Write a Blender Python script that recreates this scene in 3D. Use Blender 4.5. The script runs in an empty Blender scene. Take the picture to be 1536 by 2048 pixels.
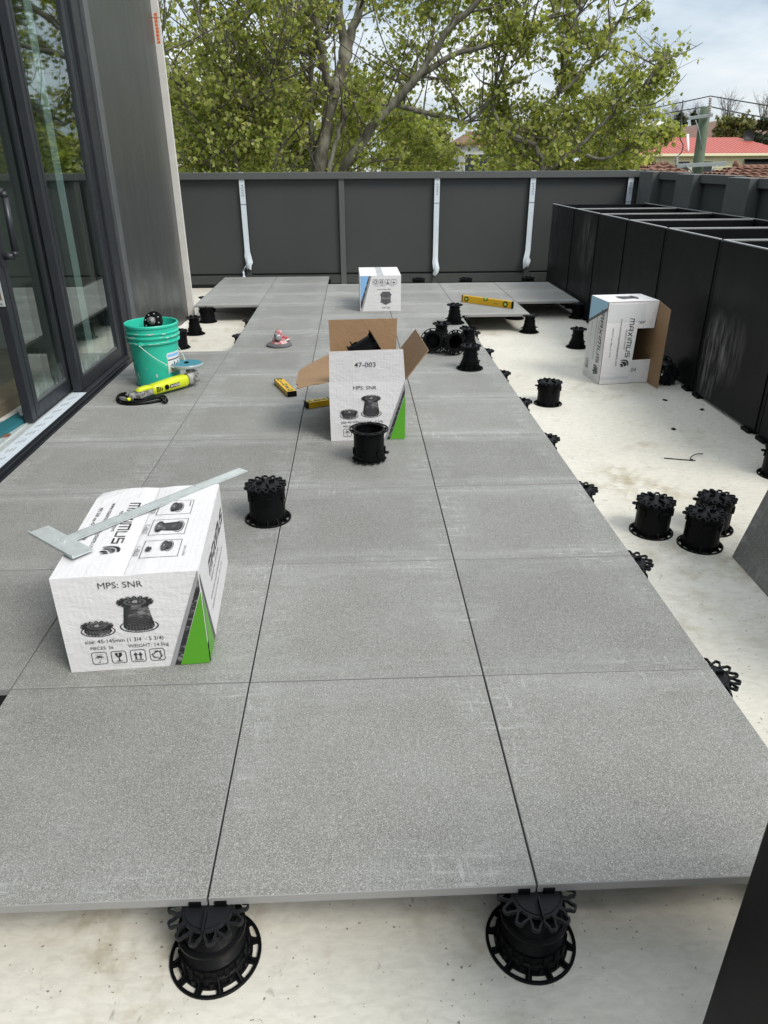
import bpy, bmesh, math, random
import numpy as np
from mathutils import Vector, Matrix, noise as mnoise
R = math.radians
random.seed(7)
rng = np.random.default_rng(7)
scene = bpy.context.scene
COL = scene.collection

# ---------------------------------------------------------------- camera
F, CX, CY, CZ, YAW, PITCH, ROLL = 1438.349, 0.28978, -0.87061, 1.19282, -0.0377949, -0.4541265, 0.0051716
def rot(y, p, r):
    cy, sy, cp, sp, cr, sr = math.cos(y), math.sin(y), math.cos(p), math.sin(p), math.cos(r), math.sin(r)
    return (Matrix(((cy, -sy, 0), (sy, cy, 0), (0, 0, 1))) @ Matrix(((1, 0, 0), (0, cp, -sp), (0, sp, cp)))
            @ Matrix(((cr, 0, sr), (0, 1, 0), (-sr, 0, cr))))
CM = rot(YAW, PITCH, ROLL)            # columns: right, forward, up
CP = Vector((CX, CY, CZ))
cam_data = bpy.data.cameras.new("camera")
cam = bpy.data.objects.new("camera", cam_data)
COL.objects.link(cam)
r_, f_, u_ = CM.col[0], CM.col[1], CM.col[2]
cam.matrix_world = Matrix(((r_.x, u_.x, -f_.x, CX), (r_.y, u_.y, -f_.y, CY), (r_.z, u_.z, -f_.z, CZ), (0, 0, 0, 1)))
cam_data.sensor_fit = 'VERTICAL'
cam_data.sensor_height = 24.0
cam_data.sensor_width = 18.0
cam_data.lens = 24.0 * F / 2048.0
cam_data.clip_start = 0.02
cam_data.clip_end = 2000
scene.camera = cam

def ray(u, v):
    return CM @ Vector(((u - 768) / F, 1.0, -(v - 1024) / F))
def atz(u, v, z):
    d = ray(u, v); return CP + d * ((z - CP.z) / d.z)
def aty(u, v, y):
    d = ray(u, v); return CP + d * ((y - CP.y) / d.y)
def atx(u, v, x):
    d = ray(u, v); return CP + d * ((x - CP.x) / d.x)

# ---------------------------------------------------------------- world, sun, exposure
world = bpy.data.worlds.new("World")
scene.world = world
world.use_nodes = True
SUN_EL, SUN_AZ = R(48), R(134)        # azimuth measured from +Y towards +X
def build_world():
    nt = world.node_tree; N = nt.nodes; L = nt.links
    N.clear()
    out = N.new('ShaderNodeOutputWorld'); bg = N.new('ShaderNodeBackground')
    sky = N.new('ShaderNodeTexSky'); sky.sky_type = 'NISHITA'; sky.sun_disc = False
    sky.sun_elevation = SUN_EL; sky.sun_rotation = SUN_AZ
    sky.air_density = 1.0; sky.dust_density = 1.5; sky.ozone_density = 1.5
    tc = N.new('ShaderNodeTexCoord')
    # project the direction onto a flat cloud layer so clouds get smaller towards the horizon
    sep = N.new('ShaderNodeSeparateXYZ'); L.new(tc.outputs['Generated'], sep.inputs[0])
    mx = N.new('ShaderNodeMath'); mx.operation = 'MAXIMUM'; mx.inputs[1].default_value = 0.0; L.new(sep.outputs[2], mx.inputs[0])
    ad = N.new('ShaderNodeMath'); ad.operation = 'ADD'; ad.inputs[1].default_value = 0.34; L.new(mx.outputs[0], ad.inputs[0])
    dx = N.new('ShaderNodeMath'); dx.operation = 'DIVIDE'; L.new(sep.outputs[0], dx.inputs[0]); L.new(ad.outputs[0], dx.inputs[1])
    dy = N.new('ShaderNodeMath'); dy.operation = 'DIVIDE'; L.new(sep.outputs[1], dy.inputs[0]); L.new(ad.outputs[0], dy.inputs[1])
    cb = N.new('ShaderNodeCombineXYZ'); L.new(dx.outputs[0], cb.inputs[0]); L.new(dy.outputs[0], cb.inputs[1])
    n1 = N.new('ShaderNodeTexNoise'); n1.inputs['Scale'].default_value = 1.7; n1.inputs['Detail'].default_value = 7
    n1.inputs['Roughness'].default_value = 0.52; n1.inputs['Distortion'].default_value = 0.25
    mp = N.new('ShaderNodeMapping'); mp.inputs['Location'].default_value = (3.1, 7.7, 0); mp.inputs['Scale'].default_value = (0.8, 1.0, 1)
    L.new(cb.outputs[0], mp.inputs[0]); L.new(mp.outputs[0], n1.inputs['Vector'])
    cr = N.new('ShaderNodeValToRGB'); L.new(n1.outputs[0], cr.inputs[0])
    e = cr.color_ramp.elements
    e[0].position = 0.36; e[0].color = (3.0, 3.65, 4.35, 1)
    e[1].position = 0.60; e[1].color = (6.9, 7.0, 7.05, 1)
    m1 = e.new(0.46); m1.color = (4.9, 5.4, 5.85, 1)
    # overcast skies are brighter overhead than at the horizon
    gz = N.new('ShaderNodeMath'); gz.operation = 'MULTIPLY_ADD'; L.new(mx.outputs[0], gz.inputs[0]); gz.inputs[1].default_value = 0.9; gz.inputs[2].default_value = 0.86
    sc_ = N.new('ShaderNodeVectorMath'); sc_.operation = 'SCALE'; L.new(cr.outputs[0], sc_.inputs[0]); L.new(gz.outputs[0], sc_.inputs['Scale'])
    mix = N.new('ShaderNodeMix'); mix.data_type = 'RGBA'; mix.inputs[0].default_value = 0.88
    L.new(sky.outputs[0], mix.inputs[6]); L.new(sc_.outputs[0], mix.inputs[7])
    bg.inputs[1].default_value = 0.1
    L.new(mix.outputs[2], bg.inputs[0]); L.new(bg.outputs[0], out.inputs[0])
build_world()
sun_data = bpy.data.lights.new("sun", 'SUN'); sun_data.energy = 1.65; sun_data.angle = R(24); sun_data.color = (1.0, 0.95, 0.88)
sun = bpy.data.objects.new("sun", sun_data); COL.objects.link(sun)
sd = Vector((math.cos(SUN_EL) * math.sin(SUN_AZ), math.cos(SUN_EL) * math.cos(SUN_AZ), math.sin(SUN_EL)))
sun.rotation_euler = sd.to_track_quat('Z', 'Y').to_euler()
scene.view_settings.view_transform = 'Standard'
scene.view_settings.look = 'None'
scene.view_settings.gamma = 1.0
scene.view_settings.use_curve_mapping = False
scene.view_settings.exposure = 0.74
scene.cycles.use_denoising = True
scene.cycles.max_bounces = 8
scene.cycles.transparent_max_bounces = 16
scene.cycles.caustics_reflective = False
scene.cycles.caustics_refractive = False

# ---------------------------------------------------------------- mesh helper
class MB:
    def __init__(s): s.v = []; s.f = []; s.m = []; s.sm = []; s.auto = False
    def add(s, verts, faces, m=0, smooth=False):
        o = len(s.v); s.v += [tuple(p) for p in verts]
        for f in faces:
            s.f.append(tuple(i + o for i in f)); s.m.append(m); s.sm.append(smooth)
    def box(s, a, b, m=0, M=None):
        x0, y0, z0 = a; x1, y1, z1 = b
        p = [(x0, y0, z0), (x1, y0, z0), (x1, y1, z0), (x0, y1, z0), (x0, y0, z1), (x1, y0, z1), (x1, y1, z1), (x0, y1, z1)]
        if M is not None: p = [M @ Vector(q) for q in p]
        s.add(p, [(0, 3, 2, 1), (4, 5, 6, 7), (0, 1, 5, 4), (1, 2, 6, 5), (2, 3, 7, 6), (3, 0, 4, 7)], m)
    def bbox(s, a, b, c=0.003, m=0, M=None):
        """box with chamfered edges"""
        x0, y0, z0 = a; x1, y1, z1 = b
        bm = bmesh.new()
        vs = [bm.verts.new(p) for p in [(x0, y0, z0), (x1, y0, z0), (x1, y1, z0), (x0, y1, z0), (x0, y0, z1), (x1, y0, z1), (x1, y1, z1), (x0, y1, z1)]]
        for f in [(0, 3, 2, 1), (4, 5, 6, 7), (0, 1, 5, 4), (1, 2, 6, 5), (2, 3, 7, 6), (3, 0, 4, 7)]: bm.faces.new([vs[i] for i in f])
        bmesh.ops.bevel(bm, geom=bm.edges[:], offset=c, segments=2, affect='EDGES', profile=0.6)
        s.bm(bm, m, M)
    def bm(s, bm, m=0, M=None, smooth=False):
        bm.verts.index_update()
        s.add([(M @ v.co if M is not None else v.co) for v in bm.verts], [[v.index for v in f.verts] for f in bm.faces], m, smooth)
        bm.free()
    def tube(s, path, r, n=8, m=0, cap=True, smooth=True):
        path = [Vector(p) for p in path]
        rs = r if isinstance(r, (list, tuple)) else [r] * len(path)
        verts = []; up = None
        for i, p in enumerate(path):
            t = (path[min(i + 1, len(path) - 1)] - path[max(i - 1, 0)])
            t = t.normalized() if t.length > 1e-9 else Vector((0, 0, 1))
            if up is None:
                up = Vector((0, 0, 1)) if abs(t.z) < .9 else Vector((1, 0, 0))
            x = t.cross(up)
            if x.length < 1e-4: x = t.cross(Vector((0.3, 1, .2)))
            x.normalize(); y = x.cross(t); up = y
            for k in range(n):
                a = 2 * math.pi * k / n
                verts.append(p + (x * math.cos(a) + y * math.sin(a)) * rs[i])
        faces = []
        for i in range(len(path) - 1):
            for k in range(n):
                k2 = (k + 1) % n
                faces.append((i * n + k, i * n + k2, (i + 1) * n + k2, (i + 1) * n + k))
        if cap:
            faces.append(tuple(range(n))[::-1]); faces.append(tuple((len(path) - 1) * n + k for k in range(n)))
        s.add(verts, faces, m, smooth)
    def lathe(s, prof, n=32, m=0, c=(0, 0, 0), smooth=False, M=None, closed=False):
        """prof: list of (r, z), swept round z"""
        s.auto = s.auto or n >= 16
        verts = []
        for r, z in prof:
            for k in range(n):
                a = 2 * math.pi * k / n
                p = Vector((c[0] + r * math.cos(a), c[1] + r * math.sin(a), c[2] + z))
                verts.append(M @ p if M is not None else p)
        faces = []; P = len(prof)
        for i in range(P if closed else P - 1):
            j = (i + 1) % P
            for k in range(n):
                k2 = (k + 1) % n
                faces.append((i * n + k, i * n + k2, j * n + k2, j * n + k))
        s.add(verts, faces, m, smooth)
    def prism(s, poly, z0, z1, m=0, M=None):
        n = len(poly)
        v = [Vector((x, y, z0)) for x, y in poly] + [Vector((x, y, z1)) for x, y in poly]
        if M is not None: v = [M @ p for p in v]
        s.add(v, [tuple(range(n))[::-1], tuple(range(n, 2 * n))] + [(i, (i + 1) % n, n + (i + 1) % n, n + i) for i in range(n)], m)
    def build(s, name, mats, parent=None, loc=None, mesh_only=False):
        me = bpy.data.meshes.new(name)
        me.from_pydata([tuple(p) for p in s.v], [], s.f)
        if not isinstance(mats, (list, tuple)): mats = [mats]
        for m in mats: me.materials.append(m)
        if len(mats) > 1: me.polygons.foreach_set('material_index', s.m)
        if any(s.sm): me.polygons.foreach_set('use_smooth', s.sm)
        if s.auto:
            me.polygons.foreach_set('use_smooth', [True] * len(s.f)); me.set_sharp_from_angle(angle=R(32))
        me.update()
        if mesh_only: return me
        return link(name, me, parent, loc)

def link(name, me, parent=None, loc=None):
    o = bpy.data.objects.new(name, me); COL.objects.link(o)
    if parent is not None: o.parent = parent
    if loc is not None: o.location = loc
    return o
def tag(o, label=None, cat=None, group=None, kind=None):
    if label: o['label'] = label
    if cat: o['category'] = cat
    if group: o['group'] = group
    if kind: o['kind'] = kind
    return o
def thing(name, label, cat, loc=(0, 0, 0), rot=(0, 0, 0), group=None):
    o = bpy.data.objects.new(name, None); COL.objects.link(o)
    o.empty_display_size = .1
    o.location = loc; o.rotation_euler = rot
    return tag(o, label, cat, group)
def setting(name):
    o = bpy.data.objects.new(name, None); COL.objects.link(o); o['kind'] = 'structure'; return o
def copy_tree(o, parent=None):
    c = o.copy(); COL.objects.link(c)
    if parent is not None: c.parent = parent
    for ch in o.children: copy_tree(ch, c)
    return c

def smooth_path(p, n=6):
    out = []
    for i in range(len(p) - 1):
        a, b, c, d = p[max(i - 1, 0)], p[i], p[i + 1], p[min(i + 2, len(p) - 1)]
        for k in range(n):
            t = k / n; out.append(.5 * ((2 * b) + (c - a) * t + (2 * a - 5 * b + 4 * c - d) * t * t + (3 * b - a - 3 * c + d) * t ** 3))
    return out + [p[-1]]

# ---------------------------------------------------------------- materials
class NT:
    def __init__(s, name):
        s.mat = bpy.data.materials.new(name); s.mat.use_nodes = True
        s.t = s.mat.node_tree; s.N = s.t.nodes; s.L = s.t.links
        s.b = s.N['Principled BSDF']; s.out = s.N['Material Output']
    def n(s, t, **k):
        x = s.N.new(t)
        for a, b in k.items(): setattr(x, a, b)
        return x
    def link(s, a, b): s.L.new(a, b)
    def pos(s): return s.n('ShaderNodeNewGeometry').outputs['Position']
    def obj(s): return s.n('ShaderNodeTexCoord').outputs['Object']
    def noise(s, scale, detail=3, rough=.5, vec=None, stretch=None, dist=0):
        v = vec if vec is not None else s.pos()
        if stretch:
            mp = s.n('ShaderNodeMapping'); mp.inputs['Scale'].default_value = stretch; s.link(v, mp.inputs[0]); v = mp.outputs[0]
        x = s.n('ShaderNodeTexNoise'); x.inputs['Scale'].default_value = scale; x.inputs['Detail'].default_value = detail
        x.inputs['Roughness'].default_value = rough; x.inputs['Distortion'].default_value = dist
        s.link(v, x.inputs['Vector']); return x.outputs[0]
    def ramp(s, fac, stops):
        x = s.n('ShaderNodeValToRGB'); s.link(fac, x.inputs[0]); e = x.color_ramp.elements
        def c4(c): return (c, c, c, 1) if isinstance(c, (int, float)) else (*c, 1)
        e[0].position, e[0].color = stops[0][0], c4(stops[0][1]); e[1].position, e[1].color = stops[-1][0], c4(stops[-1][1])
        for p, c in stops[1:-1]:
            q = e.new(p); q.color = c4(c)
        return x.outputs[0]
    def mix(s, fac, a, b, mode='MIX'):
        x = s.n('ShaderNodeMix', data_type='RGBA', blend_type=mode)
        for i, val in ((0, fac), (6, a), (7, b)):
            if isinstance(val, (int, float)): x.inputs[i].default_value = val if i == 0 else (val, val, val, 1)
            elif isinstance(val, tuple): x.inputs[i].default_value = (*val, 1)
            else: s.link(val, x.inputs[i])
        return x.outputs[2]
    def math(s, op, a, b=None, clamp=False):
        x = s.n('ShaderNodeMath', operation=op); x.use_clamp = clamp
        for i, val in ((0, a), (1, b)):
            if val is None: continue
            if isinstance(val, (int, float)): x.inputs[i].default_value = val
            else: s.link(val, x.inputs[i])
        return x.outputs[0]
    def color(s, c):
        if isinstance(c, tuple): s.b.inputs['Base Color'].default_value = (*c, 1)
        else: s.link(c, s.b.inputs['Base Color'])
    def rough(s, r):
        if isinstance(r, (int, float)): s.b.inputs['Roughness'].default_value = r
        else: s.link(r, s.b.inputs['Roughness'])
    def bump(s, h, strength=.3, dist=.002):
        x = s.n('ShaderNodeBump'); x.inputs['Strength'].default_value = strength; x.inputs['Distance'].default_value = dist
        s.link(h, x.inputs['Height']); s.link(x.outputs[0], s.b.inputs['Normal'])

def simple(name, c, rough=.55, metal=0, var=.12, vs=9, bump=0, bs=60, spec=.5, space='obj'):
    t = NT(name)
    v = t.obj() if space == 'obj' else t.pos()
    n = t.noise(vs, 4, .6, v)
    t.color(t.mix(n, tuple(x * (1 - var) for x in c), tuple(min(1, x * (1 + var)) for x in c)))
    r = t.ramp(t.noise(vs * 3, 3, .6, v), [(0.3, max(.02, rough - .08)), (.7, min(1, rough + .08))])
    t.rough(r); t.b.inputs['Metallic'].default_value = metal
    t.b.inputs['Specular IOR Level'].default_value = spec
    if bump: t.bump(t.noise(bs, 3, .55, v), bump, .002)
    return t.mat

def tile_material():
    t = NT('porcelain_tile')
    p = t.pos(); o = t.obj()
    sp = t.noise(380, 2, .8, p)
    sp2 = t.noise(120, 3, .6, p)
    vo = t.n('ShaderNodeTexVoronoi'); vo.inputs['Scale'].default_value = 620; t.link(p, vo.inputs['Vector'])
    vs_ = t.n('ShaderNodeSeparateColor'); t.link(vo.outputs['Color'], vs_.inputs[0])
    gmix = t.math('ADD', t.math('MULTIPLY', sp, .55), t.math('MULTIPLY', t.math('ADD', t.math('MULTIPLY', vs_.outputs[0], .5), .25), .45))
    grain = t.ramp(gmix, [(.32, (.07, .07, .065)), (.44, (.178, .179, .168)), (.55, (.245, .246, .231)), (.66, (.50, .50, .47))])
    col = t.mix(t.ramp(sp2, [(.35, .0), (.7, .35)]), grain, (.17, .165, .15), 'MIX')
    # pale dust: broad haze, dusty borders, dry scuffs
    haze = t.ramp(t.noise(2.6, 5, .62, p), [(.42, 0.0), (.72, .55)])
    sx = t.n('ShaderNodeSeparateXYZ'); t.link(o, sx.inputs[0])
    ax = t.math('ABSOLUTE', sx.outputs[0]); ay = t.math('ABSOLUTE', sx.outputs[1])
    d = t.math('MAXIMUM', ax, ay)
    wob = t.math('MULTIPLY', t.math('SUBTRACT', t.noise(9, 4, .6, p), .5), .10)
    d2 = t.math('ADD', d, wob)
    band = t.ramp(d2, [(.185, 0.0), (.225, 1.0), (.262, .75), (.30, .25)])
    bandn = t.math('MULTIPLY', band, t.ramp(t.noise(7, 6, .7, p, (.6, 3.2, 1), .3), [(.44, .0), (.70, .8)]))
    st1 = t.ramp(t.noise(11, 6, .72, p, (1, 7, 1)), [(.54, 0.0), (.66, .95)])
    st2 = t.ramp(t.noise(11, 6, .72, p, (7, 1, 1)), [(.55, 0.0), (.67, .95)])
    near_edge = t.ramp(d2, [(.20, .12), (.27, 1.0)])
    st = t.math('MULTIPLY', t.math('MAXIMUM', st1, st2), near_edge)
    patch = t.ramp(t.noise(3.3, 3, .5, p), [(.46, 0.0), (.58, 1.0)])
    st = t.math('MULTIPLY', st, patch)
    far = t.n('ShaderNodeSeparateXYZ'); t.link(p, far.inputs[0])
    laid = t.ramp(t.math('DIVIDE', far.outputs[1], 8.0), [(.03, .35), (.30, 1.0)])       # the older rows have been walked and cut on, the near ones are fresh
    bandn = t.math('MULTIPLY', bandn, laid)
    rowe = t.math('MULTIPLY', t.ramp(t.math('ADD', ay, t.math('MULTIPLY', wob, .5)), [(.20, 0.0), (.255, 1.0), (.30, .35)]), t.ramp(t.noise(6, 6, .7, p, (.35, 4.5, 1)), [(.40, 0.0), (.66, 1.0)]))
    bandn = t.math('MAXIMUM', bandn, t.math('MULTIPLY', rowe, laid))
    dust = t.math('ADD', t.math('MULTIPLY', haze, .40), t.math('ADD', t.math('MULTIPLY', bandn, .62), t.math('MULTIPLY', st, 1.0)), True)
    dustc = t.mix(sp, (.36, .37, .36), (.50, .51, .50))
    col = t.mix(t.math('MULTIPLY', dust, .78), col, dustc)
    oi = t.n('ShaderNodeObjectInfo')
    br = t.ramp(oi.outputs['Random'], [(0, .91), (1, 1.07)])
    col = t.mix(1.0, col, br, 'MULTIPLY')
    t.color(col); t.rough(t.ramp(sp2, [(.3, .62), (.7, .80)]))
    t.b.inputs['Specular IOR Level'].default_value = .35
    t.bump(sp, .22, .0012)
    return t.mat

def slab_material():
    t = NT('waterproofed_slab')
    p = t.pos()
    base = t.mix(t.ramp(t.noise(1.3, 5, .6, p), [(.35, 0.0), (.65, 1.0)]), (.585, .565, .490), (.67, .65, .575))
    tro = t.ramp(t.noise(26, 5, .6, p, (1, 2.4, 1), .6), [(.35, .90), (.62, 1.03)])
    c = t.mix(1.0, base, tro, 'MULTIPLY')
    st = t.math('MULTIPLY', t.ramp(t.noise(2.1, 6, .68, p), [(.54, 0.0), (.70, 1.0)]), t.ramp(t.noise(17, 4, .6, p), [(.38, 0.0), (.62, 1.0)]))
    c = t.mix(t.math('MULTIPLY', st, .8), c, (.33, .28, .18))
    gr = t.math('MULTIPLY', t.ramp(t.noise(34, 4, .7, p, (1, .55, 1), .4), [(.63, 0.0), (.70, 1.0)]), t.ramp(t.noise(2.9, 4, .6, p), [(.42, .1), (.6, 1.0)]))
    c = t.mix(t.math('MULTIPLY', gr, .65), c, (.24, .23, .19))
    sk = t.ramp(t.noise(95, 2, .5, p), [(.70, 0.0), (.735, 1.0)])
    c = t.mix(t.math('MULTIPLY', sk, .75), c, (.10, .09, .07))
    t.color(c); t.rough(.65); t.b.inputs['Specular IOR Level'].default_value = .2
    t.bump(t.noise(26, 5, .6, p, (1, 2.4, 1), .6), .16, .004)
    return t.mat

def black_steel():
    t = NT('black_steel')
    p = t.pos()
    c = t.mix(t.noise(2.2, 4, .6, p), (.0045, .0050, .0055), (.0080, .0088, .0096))
    # dried grinding dust: streaks on two spots of the planter face
    sep = t.n('ShaderNodeSeparateXYZ'); t.link(p, sep.inputs[0])
    def blob(y, z, ry, rz):
        a = t.math('POWER', t.math('DIVIDE', t.math('SUBTRACT', sep.outputs[1], y), ry), 2)
        b = t.math('POWER', t.math('DIVIDE', t.math('SUBTRACT', sep.outputs[2], z), rz), 2)
        return t.ramp(t.math('ADD', a, b), [(.25, 1.0), (1.0, 0.0)])
    m = t.math('ADD', blob(3.36, .12, .17, .30), t.math('MULTIPLY', blob(6.1, .50, .30, .30), .35), True)
    m = t.math('ADD', m, t.math('MULTIPLY', blob(3.16, .20, .20, .22), .5), True)
    s = t.ramp(t.noise(16, 6, .75, p, (1, 1.6, .22)), [(.42, 0.0), (.66, 1.0)])
    c = t.mix(t.math('MULTIPLY', t.math('MULTIPLY', m, s), .55), c, (.36, .36, .35))
    t.color(c); t.rough(t.ramp(t.noise(5, 4, .6, p), [(.3, .36), (.7, .5)]))
    t.b.inputs['Specular IOR Level'].default_value = .15
    return t.mat

def parapet_material():
    t = NT('charcoal_cladding')
    p = t.pos()
    c = t.mix(t.noise(1.7, 4, .6, p), (.043, .047, .046), (.056, .061, .059))
    c = t.mix(t.math('MULTIPLY', t.ramp(t.noise(3, 5, .7, p, (1, 1, .5)), [(.6, 0.0), (.8, 1.0)]), .25), c, (.025, .027, .027))
    t.color(c); t.rough(.5); t.b.inputs['Specular IOR Level'].default_value = .35
    return t.mat

def cladding_material():
    t = NT('brushed_grey_cladding')
    p = t.pos()
    c = t.mix(t.noise(2, 3, .5, p), (.085, .089, .087), (.115, .120, .117))
    st = t.ramp(t.noise(14, 4, .6, p, (1, 1, .04)), [(.48, 0.0), (.72, 1.0)])
    c = t.mix(t.math('MULTIPLY', st, .09), c, (.24, .25, .25))
    sep = t.n('ShaderNodeSeparateXYZ'); t.link(p, sep.inputs[0])
    low = t.ramp(sep.outputs[2], [(.0, 1.0), (.75, 0.0)])
    spl = t.math('MULTIPLY', t.ramp(t.noise(70, 3, .6, p), [(.64, 0.0), (.70, 1.0)]), low)
    hz = t.math('MULTIPLY', t.ramp(t.noise(3.5, 5, .65, p), [(.52, 0.0), (.74, .35)]), low)
    c = t.mix(t.math('MAXIMUM', spl, hz), c, (.42, .45, .45))
    t.color(c); t.rough(t.ramp(t.noise(9, 3, .5, p, (1, 1, .1)), [(.3, .30), (.7, .42)]))
    t.b.inputs['Metallic'].default_value = .55
    return t.mat

def glass_material():
    t = NT('door_glass')
    t.N.remove(t.b)
    tr = t.n('ShaderNodeBsdfTransparent'); tr.inputs[0].default_value = (.80, .87, .83, 1)
    gl = t.n('ShaderNodeBsdfGlossy'); gl.inputs['Roughness'].default_value = 0.012; gl.inputs[0].default_value = (.93, .97, .95, 1)
    lw = t.n('ShaderNodeLayerWeight'); lw.inputs[0].default_value = .5     # Schlick reflectance, same on both faces of the pane
    fr = t.math('ADD', t.math('MULTIPLY', t.math('POWER', lw.outputs['Facing'], 3.4), 1.2), .05, True)
    mx = t.n('ShaderNodeMixShader'); t.link(fr, mx.inputs[0]); t.link(tr.outputs[0], mx.inputs[1]); t.link(gl.outputs[0], mx.inputs[2])
    # cement haze near the bottom of the pane
    p = t.pos()
    sep = t.n('ShaderNodeSeparateXYZ'); t.link(p, sep.inputs[0])
    low = t.ramp(sep.outputs[2], [(.09, .8), (.20, 0.05), (.5, 0.0)])
    m = t.math('MULTIPLY', low, t.ramp(t.noise(13, 5, .7, p, (1, 1, .45)), [(.42, .05), (.66, .8)]))
    df = t.n('ShaderNodeBsdfDiffuse'); df.inputs[0].default_value = (.42, .50, .48, 1)
    m2 = t.n('ShaderNodeMixShader'); t.link(m, m2.inputs[0]); t.link(mx.outputs[0], m2.inputs[1]); t.link(df.outputs[0], m2.inputs[2])
    t.link(m2.outputs[0], t.out.inputs[0])
    return t.mat

def leaf_material(name, stops, trans=.4):
    t = NT(name)
    g = t.n('ShaderNodeNewGeometry')
    c = t.ramp(g.outputs['Random Per Island'], stops)
    t.color(c); t.rough(.5); t.b.inputs['Specular IOR Level'].default_value = .35
    tl = t.n('ShaderNodeBsdfTranslucent'); t.link(t.mix(1.0, c, (1.25, 1.2, .7), 'MULTIPLY'), tl.inputs[0])
    mx = t.n('ShaderNodeMixShader'); mx.inputs[0].default_value = trans
    t.link(t.b.outputs[0], mx.inputs[1]); t.link(tl.outputs[0], mx.inputs[2]); t.link(mx.outputs[0], t.out.inputs[0])
    return t.mat

def bark_material():
    t = NT('plane_bark')
    p = t.pos()
    n = t.noise(5.5, 5, .65, p, (1, 1, .45))
    c = t.ramp(n, [(.36, (.085, .075, .055)), (.5, (.165, .155, .118)), (.64, (.27, .26, .20))])
    t.color(c); t.rough(.85); t.bump(t.noise(14, 5, .7, p, (1, 1, .3)), .6, .02)
    return t.mat

def carton_white():
    t = NT('white_carton')
    o = t.obj()
    c = t.mix(t.noise(6, 5, .65, o), (.66, .655, .66), (.78, .775, .785))
    w = t.ramp(t.noise(7, 5, .7, o, (1, 1, 3), .6), [(.60, 0.0), (.78, .5)])
    c = t.mix(t.math('MULTIPLY', w, .6), c, (.46, .42, .37))
    gy = t.ramp(t.noise(34, 4, .7, o, (1, 3, 1)), [(.62, 0.0), (.72, 1.0)]); c = t.mix(t.math('MULTIPLY', gy, .22), c, (.34, .33, .33))
    t.color(c); t.rough(.5)
    fl = t.n('ShaderNodeTexWave'); fl.inputs['Scale'].default_value = 22; fl.inputs['Distortion'].default_value = 1.5; t.link(o, fl.inputs[0])
    h = t.math('ADD', t.noise(16, 6, .7, o, (1, 1, 2.0), .8), t.math('MULTIPLY', fl.outputs[1], .04))
    t.bump(h, .5, .008)
    return t.mat

def carton_brown():
    t = NT('brown_carton')
    o = t.obj()
    c = t.mix(t.noise(8, 5, .6, o), (.27, .165, .085), (.35, .225, .125))
    t.color(c); t.rough(.75)
    t.bump(t.noise(22, 4, .7, o, (1, 1, 1), 1.5), .5, .006)
    return t.mat

def dusty(name, c, d):
    t = NT(name); o = t.obj()
    m = t.ramp(t.noise(24, 5, .7, o), [(.42, 0.0), (.62, .9)])
    t.color(t.mix(m, c, d)); t.rough(t.ramp(m, [(0, .35), (1, .85)])); return t.mat
M = {}
M['tile'] = tile_material(); M['slab'] = slab_material(); M['steel'] = black_steel(); M['parapet'] = parapet_material()
M['clad'] = cladding_material(); M['glass'] = glass_material(); M['bark'] = bark_material()
M['white'] = carton_white(); M['brown'] = carton_brown()
M['tile_edge'] = simple('tile_edge', (.27, .27, .265), .7, var=.06, vs=40)
M['plastic'] = simple('black_plastic', (.0045, .0049, .0054), .42, var=.25, vs=30, spec=.09)
M['plastic2'] = simple('black_plastic_head', (.0090, .0100, .0115), .5, var=.3, vs=40, spec=.16)
M['frame'] = simple('dark_anodised', (.030, .033, .039), .42, metal=.3, var=.25, vs=6, space='pos')
M['frame2'] = simple('grey_anodised', (.16, .17, .175), .4, metal=.5, var=.2, vs=6, space='pos')
M['film'] = simple('protective_film', (.60, .67, .72), .32, var=.10, vs=14, bump=.35, bs=35)
M['concrete'] = simple('pale_concrete', (.58, .57, .53), .85, var=.18, vs=12, bump=.3, bs=50, space='pos')
M['orange'] = simple('orange_paint', (.62, .13, .03), .7)
M['cap'] = simple('charcoal_cap', (.085, .092, .090), .45, var=.12, vs=3, space='pos')
M['steel_edge'] = simple('worn_steel_edge', (.36, .37, .37), .4, metal=.2, var=.2)
def worn_ink(name, c, k):
    t = NT(name); o = t.obj()
    m = t.ramp(t.noise(28, 5, .7, o, (1, 1, 2.2)), [(.52, 0.0), (.70, k)])
    t.color(t.mix(m, c, (.62, .61, .61))); t.rough(.5); return t.mat
M['ink'] = worn_ink('black_ink', (.022, .022, .024), .55)
M['ink2'] = simple('grey_ink', (.10, .10, .105), .5, var=.2)
M['ink3'] = simple('pale_grey_ink', (.30, .30, .31), .5, var=.2)
M['green'] = simple('green_print', (.09, .34, .018), .4, var=.08)
M['blue'] = simple('blue_print', (.23, .48, .80), .4, var=.08)
M['paleblue'] = simple('pale_blue_print', (.36, .62, .82), .4, var=.08)
M['tape'] = simple('clear_tape', (.62, .63, .65), .22, var=.05, bump=.4, bs=30)
M['teal'] = simple('teal_bucket', (.028, .50, .355), .42, var=.16, vs=10)
M['dustwhite'] = simple('dried_slurry', (.52, .62, .58), .8, var=.25, vs=25)
M['lime'] = simple('lime_plastic', (.58, .66, .02), .35, var=.1, vs=14)
M['greyp'] = dusty('dusty_grey_plastic', (.055, .055, .057), (.42, .42, .40))
M['clear'] = simple('clear_guard', (.30, .35, .35), .2, var=.05)
M['disc'] = simple('blue_abrasive', (.03, .20, .26), .6, var=.25, vs=40)
M['level'] = simple('yellow_level', (.72, .42, .008), .35, var=.08)
M['galv'] = simple('galvanised', (.58, .63, .62), .38, metal=.35, var=.3, vs=30)
M['red'] = dusty('dusty_red', (.36, .025, .035), (.60, .52, .51))
M['rubber'] = simple('grey_rubber', (.105, .105, .108), .7, var=.3, vs=14)
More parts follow.
